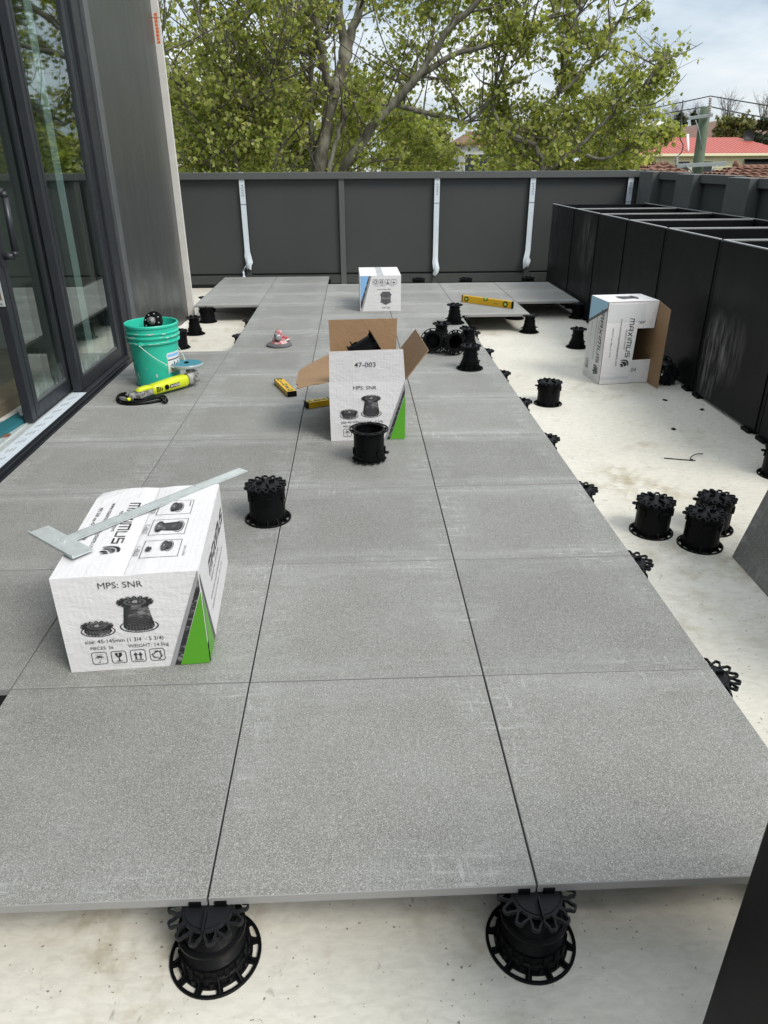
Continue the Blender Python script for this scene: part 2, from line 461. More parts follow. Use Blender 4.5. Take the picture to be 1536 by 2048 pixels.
M['chrome'] = simple('dusty_chrome', (.42, .42, .42), .3, metal=.7, var=.4, vs=30)
M['vial'] = simple('vial_green', (.45, .62, .12), .15, var=.05)
M['int_floor'] = simple('dusty_screed', (.15, .14, .125), .85, var=.25, vs=4, space='pos')
M['int_wall'] = simple('bare_plasterboard', (.26, .27, .265), .9, var=.15, vs=2, space='pos')
M['timber'] = simple('raw_timber', (.16, .125, .09), .8, var=.3, vs=12)
M['tealboard'] = simple('teal_board', (.02, .14, .17), .6)
M['plasticbag'] = simple('white_plastic_wrap', (.55, .63, .63), .3, var=.15, vs=8, bump=.8, bs=12)
M['asphalt'] = simple('asphalt', (.05, .05, .05), .9, space='pos')
M['ground'] = simple('verge', (.07, .085, .035), .95, var=.4, vs=.3, space='pos')
M['leafA'] = leaf_material('plane_leaf', [(0, (.155, .20, .045)), (.35, (.275, .33, .075)), (.7, (.375, .42, .115)), (1, (.49, .49, .21))], .58)
M['leafB'] = leaf_material('olive_leaf', [(0, (.07, .085, .025)), (.6, (.14, .15, .045)), (1, (.20, .20, .075))], .3)
M['leafC'] = leaf_material('dark_leaf', [(0, (.020, .032, .014)), (1, (.05, .065, .025))], .2)
M['seed'] = simple('seed_ball', (.05, .038, .025), .9)
M['twig'] = simple('grey_twig', (.12, .105, .085), .9, var=.3, vs=4, space='pos')
M['terracotta'] = simple('terracotta_tile', (.165, .078, .050), .8, var=.45, vs=6, space='pos')
M['brownroof'] = simple('brown_roof_tile', (.135, .072, .050), .85, var=.3, vs=2, space='pos')
M['redroof'] = simple('red_steel_roof', (.41, .088, .062), .5, var=.1, vs=1.5, space='pos')
M['cream'] = simple('cream_weatherboard', (.75, .69, .46), .7, var=.06, space='pos')
M['white_paint'] = simple('white_paint', (.7, .7, .68), .6, space='pos')
M['darkglass'] = simple('dark_window', (.03, .035, .04), .15, space='pos')
M['pole'] = simple('treated_pole', (.125, .165, .110), .85, var=.45, vs=3, bump=.5, bs=20, space='pos')
M['steelgrey'] = simple('grey_steel', (.25, .28, .28), .5, space='pos')
M['wire'] = simple('cable', (.03, .03, .032), .6)
M['porc'] = simple('porcelain', (.45, .42, .40), .3)
# ================================================================ large structure
SZ = -0.155                       # slab level; the top of the raised deck is z = 0
WY = 8.02                         # inner face of the far parapet
FX = -1.285                       # glass line of the building

m = MB(); m.box((-6.0, -4.0, SZ - .30), (3.72, WY + .12, SZ)); o = m.build('terrace_slab', M['slab']); o['kind'] = 'structure'

# raised deck of loose-laid tiles
deck = setting('tile_deck')
P_ = .6
def tile_mesh(w=P_ - .0040, d=P_ - .0038, name='tile'):
    mb = MB(); c = .0012; h = .02
    x, y = w / 2, d / 2
    v = [(-x, -y, -h), (x, -y, -h), (x, y, -h), (-x, y, -h), (-x, -y, -c), (x, -y, -c), (x, y, -c), (-x, y, -c),
         (-x + c, -y + c, 0), (x - c, -y + c, 0), (x - c, y - c, 0), (-x + c, y - c, 0)]
    mb.add(v, [(8, 9, 10, 11)], 0)
    mb.add(v, [(3, 2, 1, 0), (0, 1, 5, 4), (1, 2, 6, 5), (2, 3, 7, 6), (3, 0, 4, 7), (4, 5, 9, 8), (5, 6, 10, 9), (6, 7, 11, 10), (7, 4, 8, 11)], 1)
    return mb.build(name, [M['tile'], M['tile_edge']], mesh_only=True)
TM = tile_mesh()
cells = [(-2, j) for j in range(1, 7)] + [(-2, j) for j in (10, 11, 12)] + [(-1, j) for j in range(0, 13)] + [(0, j) for j in range(0, 12)] \
    + [(1, j) for j in range(0, 12)] + [(2, j) for j in (9, 10, 11)] + [(3, j) for j in (10, 11)]
for i, j in cells:
    o = link('tile', TM, deck, ((i + .5) * P_, (j + .5) * P_, random.uniform(-.0006, .0006)))
    o.rotation_euler = (random.uniform(-.0006, .0006), random.uniform(-.0006, .0006), random.uniform(-.0008, .0008) + random.choice((0, math.pi)))

# ---- far parapet
wall = thing('parapet_wall', 'charcoal metal clad parapet across the far end of the terrace, filmed posts', 'wall', (0, WY, SZ))
TOP = 1.09 - SZ
xs = [-3.2, -2.03, -.945, .165, 1.245, 2.335, 3.455, 3.62]
for a, b in zip(xs[:-1], xs[1:]):
    mb = MB(); mb.box((a + .034, .03, .16), (b - .034, .05, TOP - .075)); mb.build('panel', M['parapet'], wall)
for k, x in enumerate(xs[1:-1]):
    mb = MB(); mb.bbox((x - .032, -.012, .02), (x + .032, .06, TOP - .004), .003); po = mb.build('post', M['cap'] if k in (0, 2) else M['parapet'], wall)
    if k in (1, 3, 4, 5):        # bluish film still on the post, loose at the foot
        mb = MB(); zb = {1: .25, 3: .17, 4: .23, 5: .2}[k]
        w = .030
        rows = [(TOP - .002, w, 0), (TOP - .3, w, 0), (.8, w, 0), (.55, w * .98, 0), (zb + .16, w, -.002), (zb + .10, w * 1.15, -.02), (zb + .05, w * 1.32, -.035), (zb, w * 1.1, -.05), (zb - .035, w * .95, -.03)]
        vs = []; N_ = 5
        for z, ww, yy in rows:
            for q in range(N_):
                tt = q / (N_ - 1) * 2 - 1
                loose = abs(yy)
                vs.append((x + tt * ww + loose * (.22 if k % 2 else -.2) + (random.uniform(-.010, .010) if loose > .01 else 0), -.0145 + yy * (1 - .6 * abs(tt)) + (random.uniform(-.012, .012) if loose > .01 else 0), z + (random.uniform(-.02, .02) if loose > .01 else 0)))
        fs = [(r * N_ + q, r * N_ + q + 1, (r + 1) * N_ + q + 1, (r + 1) * N_ + q) for r in range(len(rows) - 1) for q in range(N_ - 1)]
        mb.add([(a, b, c) for a, b, c in vs], [f[::-1] for f in fs], 0, True)
        if k == 1:           # the peeled end hangs as a crumpled wad
            mw = MB(); rw = random.Random(3); ring = []
            for j in range(7):
                zz = .20 - j * .022; rad = (.004, .012, .010, .016, .024, .026, .014)[j]
                for q in range(9):
                    a = 2 * math.pi * q / 9; ring.append((x - .062 + rad * rw.uniform(.7, 1.3) * math.cos(a), -.03 + rad * rw.uniform(.7, 1.3) * math.sin(a), zz))
            mw.add(ring, [(j * 9 + q, j * 9 + (q + 1) % 9, (j + 1) * 9 + (q + 1) % 9, (j + 1) * 9 + q) for j in range(6) for q in range(9)] + [tuple(54 + q for q in range(9))])
            mw.tube([(x - .062, -.03, .20), (x - .02, -.02, .27)], .004, 5)
            mw.build('film_wad', M['film'], po)
        # marker scribble and batten line on the film
        for q in range(5):
            zz = TOP - .14 - q * .026
            mb.tube([(x - .012 + random.uniform(-.004, .004), -.016, zz), (x + .006, -.016, zz + .012), (x + .012, -.016, zz - .006)], .0022, 4, 1)
        mb.box((x - w, -.0165, TOP - .335), (x + w, -.0148, TOP - .329), 1)
        f = mb.build('protective_film', [M['film'], M['ink2']], po)
mb = MB(); mb.bbox((-3.2, -.03, TOP - .075), (3.62, .12, TOP - .006), .003); mb.build('cap_rail', M['cap'], wall)
mb = MB(); mb.bbox((-3.2, .0, .045), (3.62, .055, .14), .003); mb.build('bottom_rail', M['parapet'], wall)
mb = MB(); mb.box((-3.2, .06, -.3), (3.62, .10, TOP - .08)); mb.build('backing', M['parapet'], wall)

# ---- right parapet
wall2 = thing('parapet_wall', 'charcoal parapet along the right side behind the row of planters', 'wall', (3.62, 0, SZ))
ys = [7.74, 6.72, 5.64, 4.56, 3.48, 2.40, 1.32, .24, -.84]
def topz(y): return (1.09 - .012 * (8.02 - y) * .9) - SZ
prev = WY - .02
for y in ys:
    z = topz(y)
    mb = MB(); mb.box((.0, y + .2, .1), (.02, prev - (.2 if prev < 7.9 else 0), z - .06)); mb.build('panel', M['parapet'], wall2)
    mb = MB(); mb.bbox((-.10, y - .2, .02), (.05, y + .2, z - .012), .004); mb.build('post', M['cap'], wall2)
    mb = MB(); mb.bbox((-.035, y + .204, z - .075), (.06, prev - (.204 if prev < 7.9 else 0), z), .003); mb.build('cap_rail', M['cap'], wall2)
    prev = y
mb = MB(); mb.box((.06, -1.0, -.3), (.10, WY - .03, TOP - .1)); mb.build('backing', M['parapet'], wall2)

# ---- building on the left
bld = thing('building', 'dark framed building front with sliding glass doors and grey cladding on the left', 'building', (0, 0, 0))
HT = 3.3
# cladding sheets
for a, b in ((4.42, 5.28), (5.283, 6.135)):
    mb = MB(); mb.bbox((FX - .04, a, SZ + .012), (FX - .003, b, HT), .002); mb.build('cladding_panel', M['clad'], bld)
mb = MB(); mb.bbox((FX - .035, 4.33, SZ + .02), (FX + .012, 4.417, HT), .004); mb.build('edge_trim', M['frame2'], bld)
mb = MB(); mb.bbox((FX - .06, 4.20, SZ + .02), (FX - .012, 4.327, HT), .003); mb.build('jamb', M['frame'], bld)
mb = MB(); mb.bbox((FX - .06, 4.075, SZ + .02), (FX + .02, 4.185, HT), .004); mb.build('jamb', M['frame'], bld)
# raw panel edge at the corner, with paint marks
mb = MB(); mb.bbox((FX - .10, 6.14, SZ + .005), (FX + .052, 6.175, 2.235), .003); mb.bbox((FX - .10, 6.14, 2.239), (FX + .052, 6.175, HT), .003)
ce = mb.build('wall_edge', M['concrete'], bld)
mb = MB()
x0, x1 = FX + .010, FX + .036
for k in range(9):
    z = 2.06 + k * .0235
    mb.prism([(x0 + random.uniform(-.002, .003), z), (x1 + random.uniform(-.003, .002), z + .002), (x1 + random.uniform(-.004, .002), z + .021), (x0 + random.uniform(-.002, .004), z + .020)], 0, .0008, 0,
             Matrix(((1, 0, 0, 0), (0, 0, -1, 6.1398), (0, 1, 0, 0), (0, 0, 0, 1))))
mb.build('paint_mark', M['orange'], ce)
# upstand membrane at the foot
mb = MB()
pts = [(5.35 + i * .08, random.uniform(.01, .035)) for i in range(11)]
for (a, h1), (b, h2) in zip(pts[:-1], pts[1:]):
    mb.add([(FX + .0, a, SZ + .001), (FX + .0, b, SZ + .001), (FX + .0, b, SZ + h2), (FX + .0, a, SZ + h1), (FX + .02 + h1, a, SZ + .0015), (FX + .02 + h2, b, SZ + .0015)], [(4, 5, 2, 3)], 0, True)
mb.build('membrane_upstand', M['concrete'], bld)
# back wall mass, header, roof slab (outside the frame, they shade the doors)
mb = MB(); mb.box((-6.0, 4.46, SZ), (FX - .11, 6.28, 6.2)); mb.build('wall', M['int_wall'], bld)
mb = MB(); mb.box((-6.0, -4.0, 2.62), (FX + .02, 4.45, 6.2)); mb.build('upper_storey', M['clad'], bld)
mb = MB(); mb.box((-6.1, -4.0, SZ), (-6.0, 6.28, 6.2)); mb.build('rear_wall', M['int_wall'], bld)
mb = MB(); mb.box((-6.0, -3.8, SZ), (FX - .12, -.1, 2.62)); mb.build('near_wall', M['clad'], bld)
mb = MB(); mb.box((-5.99, -.1, SZ + .002), (-1.43, 4.455, -.02)); mb.build('room_floor', M['int_floor'], bld)

def stile(mb, x, y0, y1, z0, z1, t=.045, c=.003, mi=0):
    mb.bbox((x - t, y0, z0), (x, y1, z1), c, mi)
def door_leaf(name, x, y0, y1, st0, st1, label, z0=.014, ztop=2.6, bot=.085):
    d = bpy.data.objects.new(name, None); COL.objects.link(d); d.parent = bld; d['label'] = label
    for a, b in ((y0, y0 + st0), (y1 - st1, y1)):
        mb = MB(); stile(mb, x, a, b, z0, ztop); mb.box((x - .001, a + (b - a) * .52, z0 + .01), (x + .0025, a + (b - a) * .56, ztop - .01)); mb.build('stile', M['frame'], d)
    mb = MB(); stile(mb, x, y0 + st0 + .0005, y1 - st1 - .0005, z0, bot - .002); mb.build('bottom_rail', M['frame'], d)
    mb = MB(); stile(mb, x, y0 + st0 + .0005, y1 - st1 - .0005, ztop - .08, ztop); mb.build('top_rail', M['frame'], d)
    mb = MB(); mb.box((x - .034, y0 + st0 - .004, bot - .006), (x - .014, y1 - st1 + .004, ztop - .074)); mb.build('pane', M['glass'], d)
    # glazing bead
    mb = MB(); mb.bbox((x - .013, y0 + st0 + .002, bot - .001), (x - .006, y1 - st1 - .002, bot + .012), .001); mb.build('glazing_bead', M['frame2'], d)
    return d
fixed = door_leaf('sliding_door', FX, 3.195, 4.07, .075, .11, 'outer glass door leaf with black stile joint, behind the green bucket')
slide = door_leaf('sliding_door', FX - .062, 2.665, 3.24, .10, .05, 'inner glass door leaf with long pull handle and white lock plate')
third = door_leaf('sliding_door', FX - .124, 3.735, 4.25, .12, .085, 'third glass door leaf seen through the outer leaf')
# film strip still on the third leaf
mb = MB(); mb.box((FX - .1225, 3.742, .02), (FX - .1205, 3.85, 2.55)); mb.build('protective_film', M['film'], third)
# handle and lock plate of the sliding leaf
mb = MB(); hx = FX - .062
hp = [(hx, 2.74, .80), (hx + .05, 2.745, .80), (hx + .055, 2.75, .82), (hx + .055, 2.765, 1.05), (hx + .05, 2.765, 1.075), (hx, 2.76, 1.075)]
for a, b in zip(hp[:-1], hp[1:]): mb.tube([a, b], .0155, 8)
mb.bbox((hx - .001, 2.695, .76), (hx + .006, 2.735, 1.10), .002)
mb.build('handle', M['frame'], slide)
mb = MB(); mb.bbox((hx - .038, 2.661, .585), (hx - .006, 2.6655, .755), .001, 0); mb.box((hx - .029, 2.6600, .615), (hx - .015, 2.6612, .685), 1)
for z in (.597, .70, .743): mb.lathe([(0, -.001), (.004, -.001), (.004, .001), (0, .001)], 8, 1, M=Matrix.Translation((hx - .022, 2.6605, z)) @ Matrix.Rotation(R(90), 4, 'X'))
mb.build('lock_plate', [M['galv'], M['timber']], slide)
# tracks
mb = MB()
mb.bbox((FX - .052, -.1, -.06), (FX + .032, 4.07, .010), .002, 0)
mb.bbox((FX - .145, -.1, -.06), (FX - .056, 4.07, .004), .002, 1)
mb.box((FX - .10, -.1, .004), (FX - .096, 4.07, .011), 1)
tr = mb.build('door_track', [M['frame'], M['galv']], bld)
mb = MB()
mb.box((FX - .050, -.1, .0102), (FX + .030, 3.192, .0112), 0)
for k in range(26):
    y = .3 + k * .115
    if y > 3.1: break
    for q in range(3):
        mb.box((FX - .028 + q * .011, y + q * .014 - .012, .0113), (FX - .023 + q * .011, y + q * .014 + .03, .0116), 1)
mb.build('protective_film', [M['film'], M['ink3']], tr)
mb = MB()
mb.bbox((FX + .034, -.1, -.10), (FX + .044, 4.07, -.004), .001); mb.box((FX + .034, -.1, -.10), (FX + .078, 4.07, -.05)); mb.bbox((FX + .070, -.1, -.10), (FX + .078, 4.07, -.003), .001)
dr = mb.build('drain_channel', M['frame'], bld)
mb = MB()
for k in range(90):
    y = random.uniform(.8, 3.6); s = random.uniform(.003, .010); x = FX + random.uniform(.046, .070)
    mb.box((x - s, y - s * 1.8, -.05), (x + s, y + s * 1.8, -.05 + s), 0, Matrix.Translation((x, y, 0)) @ Matrix.Rotation(random.uniform(0, 3), 4, 'Z') @ Matrix.Translation((-x, -y, 0)))
db = mb.build('grit', M['concrete'], dr); db['kind'] = 'stuff'

# ---- planter boxes along the right side
PX0, PX1, PZ = 2.432, 3.44, .768
bounds = [7.44, 6.56, 5.80, 5.08, 4.31, 3.50, 2.70, 1.92]
def planter(y0, y1, label, group='row of black planter boxes', x0=PX0, x1=PX1, zt=PZ):
    L_ = y1 - y0; W_ = x1 - x0; H_ = zt - SZ
    p = thing('planter_box', label, 'planter', ((x0 + x1) / 2, (y0 + y1) / 2, SZ), group=group)
    hw, hl = W_ / 2, L_ / 2; t = .012
    mb = MB(); mb.bbox((-hw, -hl + .035, .02), (-hw + t, hl - .012, H_), .003); mb.build('front_panel', M['steel'], p)
    mb = MB(); mb.box((-hw + .006, -hl + .004, .02), (-hw + .03, -hl + .032, H_ - .004)); mb.build('corner_strip', M['steel'], p)
    mb = MB(); mb.bbox((hw - t, -hl + .004, .02), (hw, hl - .004, H_), .002); mb.build('back_panel', M['steel'], p)
    mb = MB(); mb.box((-hw + .031, -hl + .004, .02), (hw - t - .001, -hl + .016, H_ - .006)); mb.build('end_panel', M['steel'], p)
    mb = MB(); mb.box((-hw + t + .001, hl - .016, .02), (hw - t - .001, hl - .004, H_ - .006)); mb.build('end_panel', M['steel'], p)
    mb = MB(); mb.bbox((-hw - .001, -hl + .036, H_ + .0005), (-hw + .017, hl - .013, H_ + .0065), .001)
    mb.bbox((-hw + .0175, -hl + .002, H_ - .005), (hw - .013, -hl + .026, H_ + .0045), .001)
    mb.bbox((hw - .0125, -hl + .003, H_ + .0005), (hw, hl - .003, H_ + .0065), .001)
    mb.build('rim', M['steel_edge'], p)
    mb = MB(); mb.box((-hw + .04, -hl + .02, .06), (hw - .02, hl - .02, .075)); mb.build('base', M['steel'], p)
    for yy in (-hl + .06, hl - .10):
        mb = MB(); mb.bbox((-hw - .018, yy, .002), (-hw + .05, yy + .085, .0195), .002); mb.build('foot', M['plastic'], p)
    return p
names = ['first black planter box of the row, touching the far parapet',
         'second black planter box from the far parapet', 'third black planter box from the far parapet',
         'black planter box directly behind the blue cornered upright carton',
         'black planter box with the fallen pedestal at its foot',
         'black planter box with white dust streaks on its front',
         'black planter box cut by the right edge, nearer than the dusty one']
for k, (a, b) in enumerate(zip(bounds[:-1], bounds[1:])): planter(b, a, names[k])
planter(-.62, -.25, 'black planter box standing close at the lower right, its upright edge over the deck', None, .782, 1.30, .545)
planter(.35, 1.08, 'black planter box propping up the leaning grey tile', None, 1.84, 2.40, .70)
# ================================================================ pedestals
def pol(r, a): return (r * math.cos(a), r * math.sin(a))
def flange_mesh(rb, n=12):
    """base plate: outer ring, inner ring, radial spokes leaving slots, gusset ribs"""
    mb = MB()
    ro, ri = .0855, .0795
    rm = max(rb, .0665)
    mb.lathe([(ri, 0), (ro, 0), (ro, .0045), (ro - .001, .0055), (ri + .001, .0055), (ri, .0045)], 48, closed=True)
    mb.lathe([(rb - .004, 0), (rm + .003, 0), (rm + .003, .0045), (rb - .004, .0055)], 48, closed=True)
    for k in range(n):
        a = 2 * math.pi * (k + .5) / n
        Mx = Matrix.Rotation(a, 4, 'Z')
        mb.box((rm, -.006, .0003), (ri + .002, .006, .0048), 0, Mx)
        mb.add([Mx @ Vector(p) for p in [(rb - .002, -.0014, .005), (ro - .004, -.0014, .005), (rb - .002, -.0014, .026), (rb - .002, .0014, .005), (ro - .004, .0014, .005), (rb - .002, .0014, .026)]],
               [(0, 1, 2), (5, 4, 3), (0, 3, 4, 1), (1, 4, 5, 2)])
        mb.box((rm - .004, -.017, .005), (rm + .001, -.008, .017), 0, Mx)
    return mb
def head_mesh(r, n=14, disc=.6):
    """spider head: solid plate with a rim groove and n open star loops round it"""
    mb = MB(); rd = r * disc; rr = r * .665
    mb.lathe([(0, .0), (rr, .0), (rr, .006), (rd + .002, .0065), (rd + .0012, .0048), (rd - .0012, .0048), (rd - .002, .0066), (0, .0062)], 42)
    w = .0018 * r / .07
    for k in range(n):
        a0 = 2 * math.pi * k / n; s = math.pi / n
        path = [(rr - .001, a0 - s * .80), (r * .77, a0 - s * .84), (r * .84, a0 - s * .60), (r * .90, a0 - s * .44), (r * .955, a0 - s * .42), (r * .99, a0 - s * .30), (r * 1.0, a0 - s * .10), (r * 1.0, a0 + s * .10), (r * .99, a0 + s * .30), (r * .955, a0 + s * .42), (r * .90, a0 + s * .44), (r * .84, a0 + s * .60), (r * .77, a0 + s * .84), (rr - .001, a0 + s * .80)]
        pts = [Vector((*pol(q, a), 0)) for q, a in path]
        vs = []
        for i, p in enumerate(pts):
            t = (pts[min(i + 1, len(pts) - 1)] - pts[max(i - 1, 0)]).normalized(); nn = Vector((-t.y, t.x, 0))
            for sgn, z in ((-1, .0), (1, .0), (1, .0075), (-1, .0075)): vs.append(p + nn * (sgn * w) + Vector((0, 0, z - .0005)))
        fs = []
        for i in range(len(pts) - 1):
            for q in range(4):
                q2 = (q + 1) % 4; fs.append((i * 4 + q, i * 4 + q2, (i + 1) * 4 + q2, (i + 1) * 4 + q))
        mb.add(vs, fs)
    return mb
def threads(mb, r, z0, z1, n=34, pitch=.0042):
    prof = [(r - .008, z0), (r, z0)]
    z = z0
    while z + pitch < z1:
        prof += [(r, z + pitch * .15), (r - .0016, z + pitch * .4), (r - .0016, z + pitch * .75), (r, z + pitch)]; z += pitch
    prof += [(r, z1), (r - .010, z1)]
    mb.lathe(prof, n)
FIN = MB(); FIN.bbox((-.011, -.0016, 0), (.011, .0016, .013), .0006)
FINM = FIN.build('spacer', M['plastic'], mesh_only=True)
FIN2 = MB(); FIN2.box((-.0014, -.019, 0), (.0014, .019, .012)); FIN2M = FIN2.build('spacer', M['plastic2'], mesh_only=True)
def add_fins(p, z, which):
    for nm in which:
        if nm == 'x+': link('spacer', FINM, p, (.023, 0, z))
        if nm == 'x-': link('spacer', FINM, p, (-.023, 0, z))
        if nm == 'y-': link('spacer', FIN2M, p, (0, -.033, z))
        if nm == 'y+': link('spacer', FIN2M, p, (0, .033, z))
def loops(mb, z, r, n=2, a0=0):
    for k in range(n):
        Mx = Matrix.Rotation(a0 + 2 * math.pi * k / n, 4, 'Z') @ Matrix.Translation((r, 0, z))
        mb.lathe([(.006, -.0025), (.012, -.0025), (.012, .0025), (.006, .0025)], 14, M=Mx, closed=True)
        mb.box((-.012, -.005, -.003), (-.004, .005, .003), 0, Mx)
ORIG = (0, 0, -50)
MESH = {}
# deck support: wound out part way, tiered threaded column
f = flange_mesh(.062); MESH['s_base'] = f
f.lathe([(.060, .004), (.066, .004), (.066, .020), (.0625, .022), (.0625, .040), (.058, .040)], 36)
for k in range(18):
    Mx = Matrix.Rotation(2 * math.pi * k / 18, 4, 'Z'); f.box((.061, -.004, .022), (.0655, .004, .043), 0, Mx)
b = MB(); threads(b, .0600, .030, .078); b.lathe([(.0605, .074), (.0625, .076), (.0625, .082), (.055, .084)], 36); threads(b, .0530, .080, .118); MESH['s_body'] = b
MESH['s_head'] = head_mesh(.0715)
# compact: wide body wound right down
f = flange_mesh(.0655); MESH['k_base'] = f
b = MB(); b.lathe([(.060, .003), (.0662, .003), (.0655, .060), (.0648, .100), (.0672, .101), (.0675, .131), (.058, .132), (.058, .128)], 40)
for k in range(20):
    Mx = Matrix.Rotation(2 * math.pi * k / 20, 4, 'Z'); b.box((.0665, -.0035, .108), (.0690, .0035, .131), 0, Mx)
for k in range(6):
    Mx = Matrix.Rotation(2 * math.pi * k / 6 + .3, 4, 'Z'); b.box((.064, -.009, .086), (.0725, .009, .112), 0, Mx); b.box((.0652, -.0012, .01), (.0668, .0012, .09), 0, Mx)
MESH['k_body'] = b
c = MB(); loops(c, .113, .076, 3, .4); c.lathe([(.0655, .1165), (.0695, .1165), (.0695, .1215), (.0655, .1215)], 40, closed=True); MESH['k_collar'] = c
MESH['k_head'] = head_mesh(.0745)
# tall: slim tapered column on the same plate, locking ring low down
f = flange_mesh(.056); MESH['l_base'] = f
b = MB(); b.lathe([(.050, .003), (.0565, .003), (.0560, .030), (.0525, .032), (.0500, .072), (.0460, .073), (.0450, .105), (.0410, .106), (.0400, .140), (.02, .141)], 36)
for z in (.050, .088, .122): b.lathe([(.053 - (z - .05) * .13, z), (.0545 - (z - .05) * .13, z + .001), (.0545 - (z - .05) * .13, z + .004), (.053 - (z - .05) * .13, z + .005)], 36)
for k in range(16):
    Mx = Matrix.Rotation(2 * math.pi * k / 16, 4, 'Z'); b.box((.054, -.003, .012), (.0585, .003, .034), 0, Mx)
MESH['l_body'] = b
c = MB(); loops(c, .040, .068, 4, .2); c.lathe([(.0545, .036), (.060, .036), (.060, .043), (.0545, .043)], 36, closed=True); MESH['l_collar'] = c
MESH['l_head'] = head_mesh(.0640, 14, .56)
for k_, mb in list(MESH.items()):
    MESH[k_] = mb.build({'base': 'base', 'body': 'body', 'collar': 'locking_collar', 'head': 'head'}[k_.split('_')[1]], M['plastic2'] if k_.endswith('head') else M['plastic'], mesh_only=True)
def pedestal(kind, loc, label, group, rot=(0, 0, 0), fins=('x+', 'x-', 'y+', 'y-')):
    p = thing('paving_pedestal', label, 'pedestal', loc, rot, group)
    link('base', MESH[kind + '_base'], p); link('body', MESH[kind + '_body'], p)
    if kind != 's': link('locking_collar', MESH[kind + '_collar'], p)
    hz = {'s': .1275, 'k': .134, 'l': .1415}[kind]
    link('head', MESH[kind + '_head'], p, (0, 0, hz)); add_fins(p, hz + .006, fins)
    return p
G1 = 'pedestals holding up the deck edge'; G2 = 'loose pedestals standing on the bare slab'; G3 = 'loose pedestals lying about on the deck'
pedestal('s', (0, 0, SZ), 'black pedestal under the near deck edge, the left of the two in front', G1, fins=('x+', 'x-', 'y-'))
pedestal('s', (.6, 0, SZ), 'black pedestal under the near deck edge, the right of the two in front', G1, fins=('x+', 'x-', 'y-'), rot=(0, 0, 0))
pedestal('s', (1.2, 0, SZ), 'black pedestal under the near right deck corner, behind the black planter box', G1, fins=())
ordn = ['first', 'second', 'third', 'fourth', 'fifth', 'sixth', 'seventh', 'eighth', 'ninth']
for j in range(1, 9):
    pedestal('s', (1.2, .6 * j, SZ), f'{ordn[j-1]} black pedestal head from the camera along the right deck edge', G1, fins=('x+',), rot=(0, 0, 0))
pedestal('s', (1.2, 5.4, SZ), 'black pedestal at the inner corner of the deck, where the yellow level lies', G1, fins=('x+',))
pedestal('l', (1.8, 5.4, SZ), 'black pedestal under the deck corner nearest the yellow level', G1, fins=())
pedestal('s', (1.8, 6.0, SZ), 'black pedestal in the shade under the far right deck step, inner corner', G1, fins=())
pedestal('s', (2.4, 6.0, SZ), 'black pedestal under the outermost right deck corner, beside the planters', G1, fins=())
pedestal('s', (-.6, .6, SZ), 'black pedestal head just showing at the left picture edge beside the front carton', G1, fins=())
for j, lb in ((8, 'nearest black pedestal under the deck along the bare slab gap on the left'), (9, 'middle black pedestal under the deck along the bare slab gap on the left'), (10, 'farthest black pedestal under the deck along the bare slab gap on the left')):
    pedestal('s', (-.6, .6 * j, SZ), lb, G1, fins=())
pedestal('s', (-1.2, 6.6, SZ), 'black pedestal poking out left of the far left deck patch by the pale wall edge', G1, fins=())
# left gap, waiting
pedestal('k', (-1.13, 4.99, SZ), 'black pedestal on the slab right behind the green bucket', G2, (0, 0, .3))
pedestal('l', (-1.105, 5.50, SZ), 'slim black pedestal on the slab at the foot of the pale wall edge', G2, (0, 0, .8))
pedestal('k', (-1.09, 6.03, SZ), 'stout black pedestal at the left corner of the far deck patch', G2)
# slab on the right
pedestal('k', (1.463, 1.66, SZ), 'leftmost of three stout black pedestals standing together on the slab', G2, (0, 0, .25))
pedestal('k', (1.61, 1.54, SZ), 'front one of three stout black pedestals standing together on the slab', G2, (0, 0, -.15))
pedestal('k', (1.715, 1.675, SZ), 'rear one of three stout black pedestals standing together on the slab', G2, (0, 0, .1))
pedestal('k', (1.463, 3.36, SZ), 'single stout black pedestal alone on the slab beside the deck', G2, (0, 0, .5))
pedestal('l', (2.055, 4.82, SZ), 'black pedestal half hidden behind the upright carton on the slab', G2, (0, 0, .2))
pedestal('k', (2.27, 2.20, SZ), 'black pedestal cut off by the right picture edge, near the planters', G2, (0, 0, .2))
fp = pedestal('k', (2.338, 3.835, SZ + .0865), 'black pedestal lying on its side by the planters beside the upright carton', G2)
fp.rotation_mode = 'QUATERNION'; fp.rotation_quaternion = Vector((0, 0, 1)).rotation_difference(Vector((.08, -1, -.085)).normalized())
# beyond the far deck edge
for x, lb in ((-.05, 'black pedestal against the far parapet at the corner of the left deck patch'), (.60, 'black pedestal against the far parapet just left of the sealed carton'), (1.02, 'black pedestal against the far parapet just right of the sealed carton'),
              (1.56, 'black pedestal against the far parapet right of the filmed middle post'), (2.28, 'black pedestal against the far parapet beside the right filmed post')):
    pedestal('k', (x, 7.62 + random.uniform(-.03, .03), SZ), lb, G2, (0, 0, random.random()))
# on the deck
pedestal('k', (-.05, 1.54, .001), 'stout black pedestal standing on the deck beside the front carton', G3, (0, 0, .35))
pedestal('k', (.338, 2.10, .148), 'black pedestal standing upside down in front of the open carton', G3, (R(180), 0, .4))
pedestal('l', (1.012, 3.63, .001), 'slim black pedestal standing on the deck nearest in the pile, right of the open carton', G3, (0, 0, .3))
pedestal('l', (1.095, 5.06, .001), 'slim black pedestal standing farthest back, behind the pile on the deck', G3, (0, 0, .1))
pedestal('l', (.905, 4.32, .001), 'slim black pedestal standing at the left back of the pile on the deck', G3, (0, 0, .6))
pedestal('l', (1.075, 4.15, .001), 'slim black pedestal standing at the right back of the pile on the deck', G3, (0, 0, .9))
